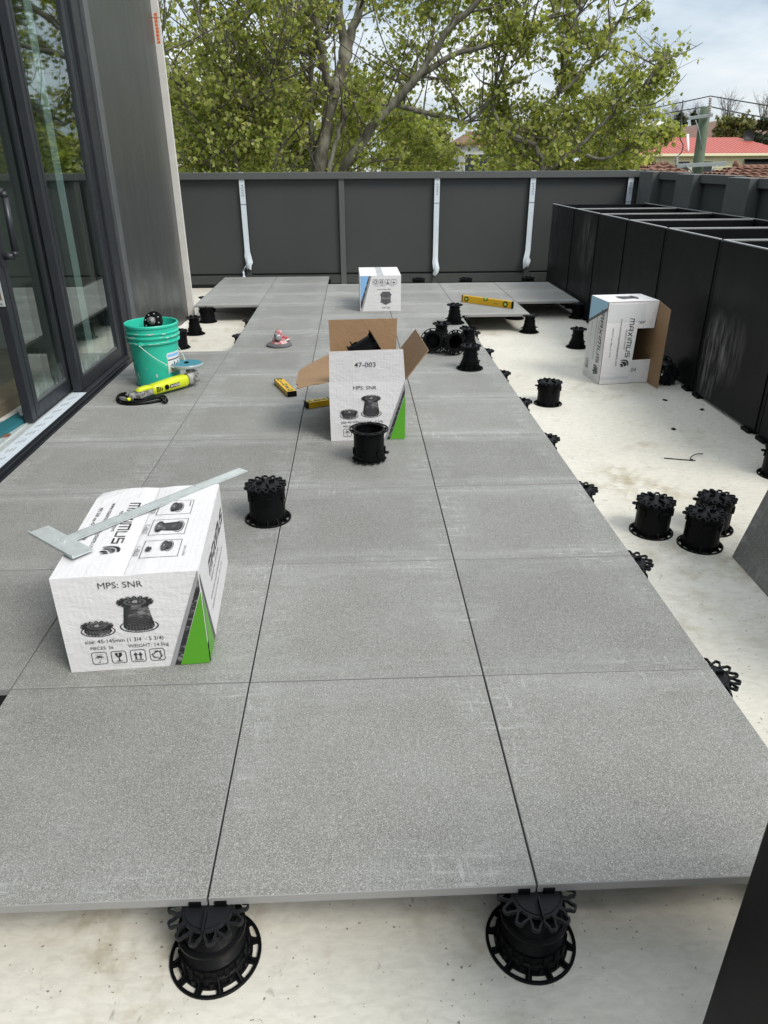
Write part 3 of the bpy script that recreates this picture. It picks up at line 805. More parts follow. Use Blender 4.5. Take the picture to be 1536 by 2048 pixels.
# lying: axis horizontal, open foot towards the camera
def lying(loc, az, label, z=.0):
    # local z axis (foot to head) points away from the camera along azimuth az
    dirv = Vector((math.sin(az), math.cos(az), -.16)).normalized()
    q = Vector((0, 0, 1)).rotation_difference(dirv)
    p = pedestal('l', (loc[0], loc[1], .0865 + z), label, G3)
    p.rotation_mode = 'QUATERNION'; p.rotation_quaternion = q @ Matrix.Rotation(.4, 3, 'Z').to_quaternion()
    return p
lying((.815, 4.04), .12, 'black pedestal lying on its side with its open foot facing us, left in the pile')
lying((.965, 3.98), -.42, 'black pedestal lying on its side with its open foot facing us, middle of the pile')

# leaning tile
tb = Vector((1.690, 1.440, SZ)); bd = Vector((-.035, -1, 0)).normalized(); pd = Vector((.995, -.035, 0)).normalized()
up = (pd * math.cos(R(75.5)) + Vector((0, 0, 1)) * math.sin(R(75.5))); nrm = bd.cross(up)
lt = link('leaning_tile', tile_mesh(.597, .597, 'leaning_tile'))
lt.matrix_world = Matrix.Translation(tb + bd * .2985 + up * .2985 + Vector((0, 0, .002))) @ Matrix((bd, up, nrm)).transposed().to_4x4()
if nrm.x > 0:
    lt.matrix_world = Matrix.Translation(tb + bd * .2985 + up * .2985 + Vector((0, 0, .002))) @ Matrix((-bd, up, -nrm)).transposed().to_4x4()
tag(lt, 'loose dark grey paving tile leaning on edge at the right picture edge', 'tile')

# ================================================================ flat print on cartons
class Draw:
    def __init__(s): s.p = []
    def poly(s, pts, m=0, z=0): s.p.append((list(pts), m, z)); return s
    def rect(s, x0, y0, x1, y1, m=0, z=0): return s.poly([(x0, y0), (x1, y0), (x1, y1), (x0, y1)], m, z)
    def ell(s, cx, cy, rx, ry, m=0, z=0, n=26, a0=0, a1=2 * math.pi):
        return s.poly([(cx + rx * math.cos(a0 + (a1 - a0) * k / n), cy + ry * math.sin(a0 + (a1 - a0) * k / n)) for k in range(n if abs(a1 - a0) > 6.2 else n + 1)], m, z)
    def stroke(s, pts, w, m=0, z=0, closed=False):
        pts = [Vector((*p, 0)) for p in pts]; n = len(pts); L_, R_ = [], []
        for i, p in enumerate(pts):
            a = pts[i - 1] if (i > 0 or closed) else None; b = pts[(i + 1) % n] if (i < n - 1 or closed) else None
            d1 = (p - a).normalized() if a is not None else (b - p).normalized()
            d2 = (b - p).normalized() if b is not None else d1
            t = (d1 + d2); t = t.normalized() if t.length > 1e-6 else d1
            nn = Vector((-t.y, t.x, 0)); k = w / 2 / max(.45, nn.dot(Vector((-d1.y, d1.x, 0))))
            L_.append(p + nn * k); R_.append(p - nn * k)
        for i in range(n if closed else n - 1):
            j = (i + 1) % n
            s.poly([R_[i][:2], R_[j][:2], L_[j][:2], L_[i][:2]], m, z)
        return s
    def xf(s, fn):
        d = Draw(); d.p = [([fn(*q[:2]) for q in pts], m, z) for pts, m, z in s.p]; return d
    def join(s, d, ox=0, oy=0, sc=1):
        for pts, m, z in d.p: s.p.append(([(ox + q[0] * sc, oy + q[1] * sc) for q in pts], m, z))
        return s
    def build(s, name, mats, parent, fr, off=.0008):
        """fr: (origin, xdir, ydir) of the face"""
        o, x, y = Vector(fr[0]), Vector(fr[1]), Vector(fr[2]); n = x.cross(y)
        mb = MB()
        for pts, m, z in s.p: mb.add([o + x * q[0] + y * q[1] + n * (off + z * .00025) for q in pts], [tuple(range(len(pts)))], m)
        return mb.build(name, mats, parent)
INK = [M['ink'], M['ink2'], M['ink3'], M['white'], M['green'], M['blue']]
def text(s, parent, fr, x, y, h, rotdeg=0, mat=None, align='LEFT', bold=0.0, sx=1.0, off=.0009, name='printed_text'):
    cu = bpy.data.curves.new('t', 'FONT'); cu.body = s; cu.size = h / .72; cu.align_x = align; cu.offset = bold * h; cu.resolution_u = 3
    ob = bpy.data.objects.new('t', cu); COL.objects.link(ob)
    me = bpy.data.meshes.new_from_object(ob.evaluated_get(bpy.context.evaluated_depsgraph_get()))
    bpy.data.objects.remove(ob); bpy.data.curves.remove(cu)
    o, xd, yd = Vector(fr[0]), Vector(fr[1]), Vector(fr[2]); n = xd.cross(yd)
    a = R(rotdeg); ca, sa = math.cos(a), math.sin(a)
    ex = (xd * ca + yd * sa); ey = (yd * ca - xd * sa); org = o + xd * x + yd * y + n * off
    T = Matrix(((ex.x * sx, ey.x, n.x, org.x), (ex.y * sx, ey.y, n.y, org.y), (ex.z * sx, ey.z, n.z, org.z), (0, 0, 0, 1)))
    me.transform(T); me.name = name; me.materials.clear(); me.materials.append(mat or M['ink'])
    return link(name, me, parent)
def maximus(sl=.12):
    """the squared maker's lettering, height 1"""
    d = Draw(); w = .17; x = 0
    def st(*pts): d.stroke([(x + px + py * sl, py) for px, py in pts], w)
    st((0, 0), (0, .93), (.55, .93), (.55, 0)); st((.55, .93), (1.1, .93), (1.1, 0)); x += 1.5
    st((0, 0), (0, .75), (.2, .93), (.85, .93), (.85, 0)); st((.0, .42), (.85, .42)); x += 1.2
    st((0, 0), (.8, .95)); st((0, .95), (.8, 0)); x += 1.15
    st((.05, 0), (.05, .95)); x += .42
    st((0, 0), (0, .93), (.55, .93), (.55, 0)); st((.55, .93), (1.1, .93), (1.1, 0)); x += 1.5
    st((0, .95), (0, .08), (.85, .08), (.85, .95)); x += 1.2
    st((.85, .9), (0, .9), (0, .5), (.85, .5), (.85, .08), (0, .08)); x += 1.0
    return d, x
MAXI, MAXW = maximus()
def helmet():
    """crested helmet emblem, height 1, facing left"""
    d = Draw()
    crest = [(.20, .98), (.40, 1.04), (.62, 1.0), (.80, .86), (.90, .64), (.93, .38), (.88, .12), (.80, .0), (.78, .22), (.77, .44), (.72, .62), (.62, .76), (.46, .84), (.26, .86)]
    d.poly(crest)
    bowl = [(.12, .55), (.14, .70), (.24, .80), (.42, .79), (.56, .72), (.66, .58), (.70, .40), (.70, .16), (.60, .06), (.54, .20), (.50, .34), (.40, .40), (.30, .44), (.30, .50), (.22, .54)]
    d.poly(bowl)
    d.poly([(.10, .50), (.26, .42), (.38, .36), (.44, .26), (.46, .10), (.40, .0), (.28, -.02), (.26, .14), (.18, .24), (.14, .10), (.08, .06), (.06, .28)])
    d.poly([(.20, .47), (.36, .43), (.34, .39), (.24, .40)], 3, 1)
    for k in range(7):
        a = R(85 - k * 17); d.poly([(.46 + .40 * math.cos(a), .55 + .42 * math.sin(a)), (.46 + .47 * math.cos(a + .04), .55 + .49 * math.sin(a + .04)), (.46 + .47 * math.cos(a - .04), .55 + .49 * math.sin(a - .04))], 3, 1)
    return d
HELM = helmet()
def ped_pic(short=False):
    """printed picture of a pedestal, flange width 1, standing on y = 0"""
    d = Draw(); ry = .20
    d.ell(0, .20, .5, ry, 0, 0, 34); d.ell(0, .205, .46, ry * .86, 3, 1, 34); d.ell(0, .215, .40, ry * .72, 0, 2, 34)
    for k in range(12):
        a = 2 * math.pi * (k + .5) / 12; d.poly([(.38 * math.cos(a) - .012, .21 + .14 * math.sin(a)), (.38 * math.cos(a) + .012, .21 + .14 * math.sin(a)), (.49 * math.cos(a) + .016, .20 + .19 * math.sin(a)), (.49 * math.cos(a) - .016, .20 + .19 * math.sin(a))], 0, 3)
    H = .36 if short else .92
    tp = .36 if short else .29
    d.poly([(-.40, .22), (-.34, .12), (-.2, .07), (0, .05), (.2, .07), (.34, .12), (.40, .22), (tp, H), (-tp, H)], 0, 4)
    n = 4 if short else 13
    for k in range(n):
        y = .20 + (H - .24) * k / n; w = .40 + (tp - .40) * (y - .2) / (H - .2)
        d.poly([(-w * .96, y), (-w * .5, y - .05), (0, y - .065), (w * .5, y - .05), (w * .96, y), (w * .5, y - .036), (0, y - .05), (-w * .5, y - .036)], 1, 5)
    for k in range(9):
        x = -.32 + .08 * k; d.rect(x, .13 - .05 * math.cos(x * 4), x + .02, .26 - .05 * math.cos(x * 4), 1, 6)
    hr = .44; hy = H + .04
    for k in range(16):
        a = 2 * math.pi * k / 16; ca, sa = math.cos(a), math.sin(a)
        q = lambda r, da: (r * math.cos(a + da), hy + .36 * r * math.sin(a + da))
        d.stroke([q(hr * .70, -.17), q(hr * .92, -.10), q(hr * 1.04, -.05), q(hr * 1.04, .05), q(hr * .92, .10), q(hr * .70, .17)], .030, 0, 7)
    d.ell(0, hy, hr * .76, hr * .30, 0, 8); d.ell(0, hy + .004, hr * .66, hr * .25, 1, 9); d.ell(0, hy + .006, hr * .50, hr * .18, 0, 10)
    d.ell(0, hy + .01, hr * .18, hr * .08, 2, 11); d.rect(-.17, hy - .02, -.10, hy + .05, 1, 11); d.rect(.10, hy - .02, .17, hy + .05, 1, 11); d.ell(.02, hy + .05, .05, .02, 2, 11)
    return d
PIC_L, PIC_S = ped_pic(), ped_pic(True)
def rrect(d, x, y, s, w=.05):
    c = s * .16; pts = []
    for cx, cy, a in ((x + s - c, y + c, -90), (x + s - c, y + s - c, 0), (x + c, y + s - c, 90), (x + c, y + c, 180)):
        for k in range(4): pts.append((cx + c * math.cos(R(a + 30 * k)), cy + c * math.sin(R(a + 30 * k))))
    d.stroke(pts, w * s, 0, 0, True)
def icon(kind):
    d = Draw(); rrect(d, 0, 0, 1)
    if kind == 'umbrella':
        d.ell(.5, .46, .30, .26, 0, 0, 14, 0, math.pi)
        for k in range(3): d.ell(.30 + .2 * k, .455, .095, .07, 3, 1, 12)
        d.stroke([(.5, .5), (.5, .18), (.46, .13), (.40, .14), (.38, .19)], .045)
        for x, y in ((.3, .80), (.42, .86), (.55, .80), (.66, .86), (.38, .76), (.62, .76), (.74, .78)): d.ell(x, y, .022, .03, 0, 0, 8)
    if kind == 'glass':
        d.poly([(.26, .86), (.74, .86), (.72, .62), (.62, .50), (.54, .47), (.54, .22), (.70, .17), (.70, .13), (.30, .13), (.30, .17), (.46, .22), (.46, .47), (.38, .50), (.28, .62)])
        d.poly([(.42, .87), (.47, .72), (.43, .66), (.50, .56), (.47, .66), (.52, .72), (.49, .87)], 3, 1)
    if kind == 'arrows':
        for x in (.34, .66): d.poly([(x - .16, .56), (x, .84), (x + .16, .56), (x + .06, .56), (x + .06, .24), (x - .06, .24), (x - .06, .56)])
        d.rect(.18, .12, .82, .18)
    if kind == 'recycle':
        for k in range(3):
            a = R(90 + 120 * k); ca, sa = math.cos(a), math.sin(a)
            f = lambda x, y: (.5 + x * ca - y * sa, .47 + x * sa + y * ca)
            d.poly([f(.36, -.10), f(.36, .10), f(.10, .26), f(.06, .20), f(.22, .06), f(.22, -.05)]); d.poly([f(.16, -.30), f(.36, -.26), f(.26, -.06)])
    return d
IC = {k: icon(k) for k in ('umbrella', 'glass', 'arrows', 'recycle')}

def carton_shell(name, parent, W, L, H, wall=.004, top=True, seed=0, skip=(), crush=None):
    """one face grid per wall so the card can bow and crease a little"""
    mb = MB(); r = random.Random(seed)
    def face(o, x, y, nx, ny, m):
        o, x, y = Vector(o), Vector(x), Vector(y); n = x.cross(y).normalized(); vs = []
        for j in range(ny + 1):
            for i in range(nx + 1):
                a, b = i / nx, j / ny
                p = o + x * a + y * b
                bulge = math.sin(math.pi * a) * math.sin(math.pi * b)
                p = p + n * (bulge * .0004)
                if crush: p = crush(p)
                vs.append(p)
        mb.add(vs, [(j * (nx + 1) + i, j * (nx + 1) + i + 1, (j + 1) * (nx + 1) + i + 1, (j + 1) * (nx + 1) + i) for j in range(ny) for i in range(nx)], m, False)
    w, l = W / 2, L / 2
    walls = {'front': ((-w, -l, 0), (W, 0, 0), (0, 0, H)), 'back': ((w, l, 0), (-W, 0, 0), (0, 0, H)), 'right': ((w, -l, 0), (0, L, 0), (0, 0, H)),
             'left': ((-w, l, 0), (0, -L, 0), (0, 0, H)), 'top': ((-w, -l, H), (W, 0, 0), (0, L, 0)), 'bottom': ((-w, l, 0), (W, 0, 0), (0, -L, 0))}
    for k, (o, x, y) in walls.items():
        if k in skip: continue
        face(o, x, y, 8, 8, 0)
    if skip:            # open carton: inner brown skin
        t = wall; w2, l2 = w - t, l - t
        inn = {'front': ((w2, -l2, t), (-2 * w2, 0, 0), (0, 0, H - t)), 'back': ((-w2, l2, t), (2 * w2, 0, 0), (0, 0, H - t)), 'right': ((w2, l2, t), (0, -2 * l2, 0), (0, 0, H - t)),
               'left': ((-w2, -l2, t), (0, 2 * l2, 0), (0, 0, H - t)), 'bottom': ((-w2, -l2, t), (2 * w2, 0, 0), (0, 2 * l2, 0)), 'top': ((-w2, l2, H - t), (2 * w2, 0, 0), (0, -2 * l2, 0))}
        for k, (o, x, y) in inn.items():
            if k in skip: continue
            face(o, x, y, 4, 4, 1)
        if 'top' in skip:
            for a, b in (((-w, -l), (w, -l + t)), ((-w, l - t), (w, l)), ((-w, -l + t), (-w + t, l - t)), ((w - t, -l + t), (w, l - t))):
                mb.add([(a[0], a[1], H), (b[0], a[1], H), (b[0], b[1], H), (a[0], b[1], H)], [(0, 1, 2, 3)], 1)
    return mb.build(name, [M['white'], M['brown']], parent)
def sheet(name, parent, pts, n, mats, t=.004, label=None, sub=True):
    """a flap: polygon pts (3-D, planar), thickness t along -n; material 0 on the +n side, 1 on the other and on the cut edge"""
    n = Vector(n).normalized(); mb = MB(); k = len(pts)
    a = [Vector(p) for p in pts]; b = [p - n * t for p in a]
    nn = (a[1] - a[0]).cross(a[2] - a[1])
    fwd = tuple(range(k)) if nn.dot(n) > 0 else tuple(range(k))[::-1]
    mb.add(a + b, [fwd], 0); mb.add(a + b, [tuple(i + k for i in fwd[::-1])], 1)
    mb.add(a + b, [(i, (i + 1) % k, k + (i + 1) % k, k + i) for i in range(k)], 1)
    o = mb.build(name, mats, parent)
    if label: o['label'] = label
    return o

def front_print(p, fr, W, full=True):
    """the short side of the carton: pictures, size line, care symbols, green corner"""
    text('MPS: SNR', p, fr, .108, .248, .0175, 0, M['ink'],  sx=1.1)
    d = Draw(); d.join(PIC_L, .192, .112, .097); d.build('printed_picture', INK, p, fr)
    d = Draw(); d.join(PIC_S, .089, .106, .086); d.build('printed_picture', INK, p, fr)
    text('size: 45-145mm (1 3/4  - 5 3/4)', p, fr, .050, .0865, .0120, 0, M['ink'], sx=.94)
    text('PIECES: 36', p, fr, .060, .067, .0095, 0, M['ink'])
    if full: text('WEIGHT: 14.5kg', p, fr, .155, .067, .0105, 0, M['ink'])
    for k, kk in enumerate(('umbrella', 'glass', 'arrows', 'recycle')):
        Draw().join(IC[kk], .060 + k * .0485, .0215, .037).build('printed_icon', INK, p, fr)
    Draw().poly([(.252, .002), (.264, .002), (W - .002, .262), (W - .002, .215 + .072)]).build('printed_stripe', [M['ink3']], p, fr, .0007)
    Draw().poly([(.264, .002), (.279, .002), (W - .002, .225), (W - .002, .262)]).build('printed_stripe', [M['ink']], p, fr, .0007)
    Draw().poly([(.2795, .002), (W - .001, .002), (W - .001, .222)]).build('green_corner', [M['green']], p, fr, .0007)

# ---------------- carton in front (closed, T-square on top)
AW, AL, AH = .356, .535, .283
A = thing('carton', 'closed white carton at front left with a steel T-square lying on it', 'carton', (-.3085, .938, .0005), (0, 0, R(3.9)), group='white pedestal cartons')
def crushA(p):
    q = p.copy()
    d = (p - Vector((AW / 2, -AL / 2, 0))).length
    k = max(0, 1 - d / .075); q += Vector((-.018, .018, .010)) * k * k
    d = (p - Vector((-AW / 2, AL / 2, AH))).length
    k = max(0, 1 - d / .07); q += Vector((.004, -.004, -.010)) * k
    q.z -= .004 * math.exp(-((p.x / .02) ** 2)) * (1 if p.z > AH - .002 else 0)
    return q
carton_shell('box', A, AW, AL, AH, seed=3, crush=crushA)
frA = ((-AW / 2, -AL / 2 - .0006, 0), (1, 0, 0), (0, 0, 1))
front_print(A, frA, AW)
frT = ((-AW / 2, -AL / 2, AH + .0002), (1, 0, 0), (0, 1, 0))
# left top flap: reads downwards (away from +x); right flap reads upwards
def rotd(d): return d.xf(lambda x, y: (y, -x))
Draw().join(rotd(MAXI), .108, .420, .0318).build('printed_logo', INK, A, frT, .0010)
Draw().join(rotd(HELM.xf(lambda x, y: (1 - x, y))), .090, .158, .050).build('printed_emblem', INK, A, frT, .0010)
text('PEDESTAL SYSTEMS', A, frT, .091, .370, .0095, -90, sx=1.15)
text('www.maximuspedestalsystems.com', A, frT, .056, .425, .0145, -90, sx=1.0)
text('MPS SNR size 45-145mm 1 3/4', A, frT, .026, .398, .0115, -90, sx=1.0)
for k, nm in enumerate(('STEP 1', 'STEP 2', 'STEP 3')):
    y0 = .080 + k * .125
    d = Draw(); d.stroke([(.198, y0), (.294, y0), (.294, y0 + .092), (.198, y0 + .092)], .0016, 0, 0, True)
    if k == 0: d.join(Draw().join(PIC_S).xf(lambda x, y: (-y, x)), .276, y0 + .058, .058); d.join(PIC_S.xf(lambda x, y: (-y, x)), .222, y0 + .044, .028)
    if k == 1: d.join(PIC_L.xf(lambda x, y: (-y, x)), .288, y0 + .046, .070)
    if k == 2: d.join(PIC_S.xf(lambda x, y: (-y, x)), .270, y0 + .046, .066); d.stroke([(.286, y0 + .05), (.286, y0 + .085)], .0022)
    d.build('printed_picture', INK, A, frT, .0010)
    text(nm, A, frT, .192, y0 + .012, .0125, 90, sx=1.1)
for k, s in enumerate(('POSITION BASE', 'SCREW TO HEIGHT', 'LOCK AND SET')):
    text('ADJUST TO SUIT', A, frT, .310, .080 + k * .13, .0055, 90, M['ink2']) if k < 1 else None
Draw().rect(AW / 2 - .0008, .0, AW / 2 + .0004, AL).build('tape_seam', [M['ink3']], A, frT, .0006)
frR = ((AW / 2 + .0006, -AL / 2, 0), (0, 1, 0), (0, 0, 1))
Draw().join(MAXI, .155, .175, .044).build('printed_logo', INK, A, frR)
text('PEDESTAL SYSTEMS', A, frR, .165, .150, .012, 0, sx=1.3)
text('www.maximuspedestalsystems.com', A, frR, .13, .112, .015)
text('MPS SNR size 45-145mm 1 3/4 - 5 3/4', A, frR, .13, .080, .012)
Draw().poly([(.004, .238), (.004, .275), (.120, .003), (.100, .003)]).build('printed_stripe', [M['ink2']], A, frR, .0007)
Draw().poly([(.003, .222), (.003, .003), (.096, .003)]).build('green_corner', [M['green']], A, frR, .0007)

# ---------------- open carton in the middle
BW, BL, BH = .352, .53, .284
B = thing('carton', 'open white carton with brown flaps spread in the middle of the deck', 'carton', (.333, 2.617, .0005), (0, 0, R(1.2)), group='white pedestal cartons')
carton_shell('box', B, BW, BL, BH, seed=5, skip=('top',))
frB = ((-BW / 2, -BL / 2 - .0006, 0), (1, 0, 0), (0, 0, 1))
front_print(B, frB, BW, False)
frBR = ((BW / 2 + .0006, -BL / 2, 0), (0, 1, 0), (0, 0, 1))
Draw().poly([(.003, .222), (.003, .003), (.096, .003)]).build('green_corner', [M['green']], B, frBR, .0007)
Draw().poly([(.004, .238), (.004, .275), (.120, .003), (.100, .003)]).build('printed_stripe', [M['ink2']], B, frBR, .0007)
WB = [M['white'], M['brown']]
w, l = BW / 2, BL / 2
ft = .150
sheet('flap', B, [(-w + .002, -l, BH), (w - .002, -l, BH), (w - .014, -l - .012, BH + ft), (-w + .006, -l - .012, BH + ft - .006)], (0, -1, 0.08), WB, label='front white flap standing up, printed 47-003')
text('47-003', B, ((-w, -l - .0008, BH), (1, 0, 0), (0, -.080, 1)), .118, .070, .0225, 0, bold=.004, sx=1.12)
sheet('flap', B, [(w - .004, l, BH), (-w + .004, l, BH), (-w, l + .014, BH + .175), (w + .002, l + .014, BH + .178)], (0, 1, -.08), WB, label='rear brown flap standing up')
Bi = Matrix.Translation(B.location) @ B.rotation_euler.to_matrix().to_4x4(); Bi = Bi.inverted()
def loc3(p): return Bi @ Vector(p)
# right flap leans out, left flap droops out and is torn along its lower edge
rf = [Vector((w, -l + .004, BH)), Vector((w, l - .004, BH)), loc3(aty(826, 660, 2.84)), loc3(aty(855, 704, 2.37))]
off_ = Vector((.607, 0, .795)); rf[3] = rf[0] + off_ * .172; rf[2] = rf[1] + off_ * .160 + Vector((0, -.02, 0))
n_ = (rf[1] - rf[0]).cross(rf[3] - rf[0]); n_ = n_ if n_.x > 0 else -n_
sheet('flap', B, rf, n_, WB, label='right brown flap leaning outwards')
h0, h1 = Vector((-w, -l + .004, BH)), Vector((-w, l - .004, BH))
dl = Vector((-.150, 0, .012))
lf = [h1, h0, h0 + Vector((-.045, .0, -.003)), h0 + Vector((-.075, .02, -.022)), h0 + Vector((-.115, .015, -.052)), h0 + Vector((-.142, .01, -.072)), h0 + Vector((-.150, .03, -.045)), h0 + Vector((-.146, .06, -.03)), h0 + Vector((-.158, .10, -.02)), h0 + Vector((-.155, .33, -.02)), h1 + Vector((-.10, -.1, -.005))]
# keep the torn flap planar: tilt plane through the hinge
sl_ = -.10
lf = [Vector((p.x, p.y, BH + (p.x + w) * .22 + (-.0 if i < 2 else 0))) for i, p in enumerate(lf)]
sheet('flap', B, lf, (-.2, 0, -1), WB, label='left brown flap folded out, its corner torn')
lo = pedestal('k', (.30, 2.70, .315), 'black pedestal lying on top inside the open carton, its foot raised', G3)
lo.rotation_mode = 'QUATERNION'
lo.rotation_quaternion = Vector((0, 0, 1)).rotation_difference(Vector((-.86, -.08, -.50)).normalized())
lo.location = Vector((.402, 2.70, .372))

# ---------------- sealed carton at the back
CW, CL, CH = .357, .545, .302
Cc = thing('carton', 'sealed white carton with blue corner standing farthest back on the deck', 'carton', (.512, 5.88, .0005), (0, 0, R(.6)), group='white pedestal cartons')
carton_shell('box', Cc, CW, CL, CH, seed=9)
frC = ((-CW / 2, -CL / 2 - .0006, 0), (1, 0, 0), (0, 0, 1))
Draw().poly([(.006, .298), (.078, .298), (.004, .075)]).build('blue_corner', [M['blue']], Cc, frC, .0007)
Draw().poly([(.078, .298), (.088, .298), (.010, .025), (.004, .035), (.004, .075)]).build('printed_stripe', [M['ink']], Cc, frC, .0007)
Draw().poly([(.088, .298), (.102, .298), (.018, .003), (.005, .003), (.010, .025)]).build('printed_stripe', [M['ink3']], Cc, frC, .0007)
for k, kk in enumerate(('recycle', 'arrows', 'glass', 'umbrella')):
    Draw().join(IC[kk].xf(lambda x, y: (x, 1 - y)), .112 + k * .0535, .226, .044).build('printed_icon', INK, Cc, frC)
text('14.5kg  36 PIECES', Cc, frC, .128, .212, .009, 0, M['ink2']); text('PCS 36', Cc, frC, .262, .212, .008, 0, M['ink2'])
text('size 45-145mm MPS', Cc, frC, .148, .182, .0105, 0, M['ink2'], bold=.01)
d = Draw(); d.poly([(.180, .150), (.195, .168), (.255, .168), (.268, .150), (.266, .075), (.224, .055), (.182, .075)], 1)
d.rect(.174, .135, .274, .147, 1, 1); d.poly([(.186, .112), (.224, .106), (.262, .112), (.262, .117), (.224, .112), (.186, .117)], 2, 2); d.rect(.222, .06, .226, .165, 0, 2); d.rect(.176, .075, .272, .084, 1, 1)
d.build('printed_picture', INK, Cc, frC)
text('SNR Type', Cc, frC, .190, .026, .0125, 0, M['ink2'], bold=.01)
frCT = ((-CW / 2, -CL / 2, CH + .0002), (1, 0, 0), (0, 1, 0))
Draw().rect(.150, .0, .205, CL).build('tape_strip', [M['tape']], Cc, frCT, .0009)

# ---------------- carton on end on the slab
f0 = atz(1196.8, 769.2, SZ); l0 = atz(1154.6, 749.8, SZ); r0 = atz(1290.8, 764.8, SZ)
DW, DD, DHt = .345, .272, .535
ang = math.atan2((r0 - f0).y, (r0 - f0).x)
D_ = thing('carton', 'white carton standing on end on the slab, blue corner, brown flap open', 'carton', (f0.x, f0.y, SZ + .0005), (0, 0, ang), group='white pedestal cartons')
# local: x along the open side (mouth faces -y), y into the depth, z up; front left corner at the origin
mb = MB(); t = .004
def quad(a, b, c, d, m): mb.add([a, b, c, d], [(0, 1, 2, 3)], m)
W, D, H = DW, DD, DHt
lean = 0.0
quad((0, D, 0), (0, 0, 0), (0, 0, H), (0, D, H), 0)
quad((0, 0, H), (W, 0, H), (W, D, H), (0, D, H), 0)
quad((W, 0, 0), (W, D, 0), (W, D, H), (W, 0, H), 0)
quad((W, D, 0), (0, D, 0), (0, D, H), (W, D, H), 0)
quad((0, 0, 0), (0, D, 0), (W, D, 0), (W, 0, 0), 0)
quad((t, .0, t), (t, D - t, t), (t, D - t, H - t), (t, .0, H - t), 1)
quad((t, 0, H - t), (t, D - t, H - t), (W - t, D - t, H - t), (W - t, 0, H - t), 1)
quad((W - t, D - t, t), (W - t, 0, t), (W - t, 0, H - t), (W - t, D - t, H - t), 1)
quad((t, D - t, t), (W - t, D - t, t), (W - t, D - t, H - t), (t, D - t, H - t), 1)
quad((t, 0, t), (W - t, 0, t), (W - t, D - t, t), (t, D - t, t), 1)
mb.build('box', WB, D_)
lw = .205                                             # folded-in long flap, printed
sheet('flap', D_, [(0.001, -.0055, .002), (lw, -.0050, .002), (lw + .016, -.0050, H - .004), (0.001, -.0055, H - .002)], (0, -1, 0), WB, label='long printed flap taped shut')
sheet('flap', D_, [(lw - .03, .0000, H - .0035), (W - .002, .0000, H - .001), (W - .012, .0000, H - .172), (lw - .03, .0000, H - .172)], (0, -1, 0), WB, label='short upper flap printed 47')
sheet('flap', D_, [(lw - .03, .0000, .003), (W - .002, .0000, .003), (W - .002, .0000, .158), (lw - .03, .0000, .156)], (0, -1, 0), WB, label='short lower flap printed 04')
sheet('flap', D_, [(W, 0, .003), (W - .008, -.160, .003), (W - .003, -.160, H - .03), (W, 0, H - .003)], (1, .25, 0), WB, label='brown inner side of the long flap swung open')
frD = ((0, -.0056, 0), (1, 0, 0), (0, 0, 1))
Draw().join(rotd(MAXI), .156, .428, .0315).build('printed_logo', INK, D_, frD)
Draw().join(rotd(HELM.xf(lambda x, y: (1 - x, y))), .128, .168, .058).build('printed_emblem', INK, D_, frD)
text('PEDESTAL SYSTEMS', D_, frD, .138, .360, .009, -90, M['ink'], sx=1.2)
text('www.maximuspedestalsystems.com', D_, frD, .095, .430, .0150, -90, sx=1.03)
text('MPS EXT size 100mm (3 15/16)', D_, frD, .045, .370, .0105, -90, M['ink2'])
for q_ in ([(.006, H - .018), (lw + .05, H - .014), (lw + .055, H - .125), (.004, H - .13)], [(.004, .03), (lw - .005, .035), (lw - .01, .052), (.004, .05)]): Draw().poly(q_).build('tape_strip', [M['tape']], D_, ((0, -.0057, 0), (1, 0, 0), (0, 0, 1)), .0004)
frD2 = ((0, -.0002, 0), (1, 0, 0), (0, 0, 1))
text('47', D_, frD2, .268, H - .115, .027, 180, off=.0012); text('04', D_, frD2, .214, .078, .027, 0, off=.0012)
frDL = ((-.0004, D, 0), (0, -1, 0), (0, 0, 1))
Draw().join(rotd(MAXI), .185, .470, .0425).build('printed_logo', INK, D_, frDL)
Draw().join(rotd(HELM.xf(lambda x, y: (1 - x, y))), .155, .118, .075).build('printed_emblem', INK, D_, frDL)
text('PEDESTAL SYSTEMS', D_, frDL, .160, .40, .012, -90, sx=1.2); text('www.maximuspedestalsystems.com', D_, frDL, .128, .445, .014, -90, sx=1.1)
text('MPS EXT size 100mm (3 15/16)', D_, frDL, .060, .375, .009, -90, M['ink2'])
Draw().poly([(.003, H - .002), (D - .002, H - .002), (D - .002, H - .035), (.003, H - .155)]).build('blue_corner', [M['paleblue']], D_, frDL, .0006)
Draw().poly([(.003, H - .155), (D - .002, H - .035), (D - .002, H - .055), (.003, H - .175)]).build('printed_stripe', [M['ink2']], D_, frDL, .0008)
d = Draw()
for k in range(12): d.rect(.032 + random.uniform(0, .002), .060 + k * .0058, .072, .060 + k * .0058 + random.choice((.002, .0035)))
d.build('printed_bars', [M['ink2']], D_, frDL)
frDT = ((0, 0, H + .0003), (1, 0, 0), (0, 1, 0))
Draw().join(PIC_L.xf(lambda x, y: (y, -x)), .12, .14, .12).build('printed_picture', INK, D_, frDT)
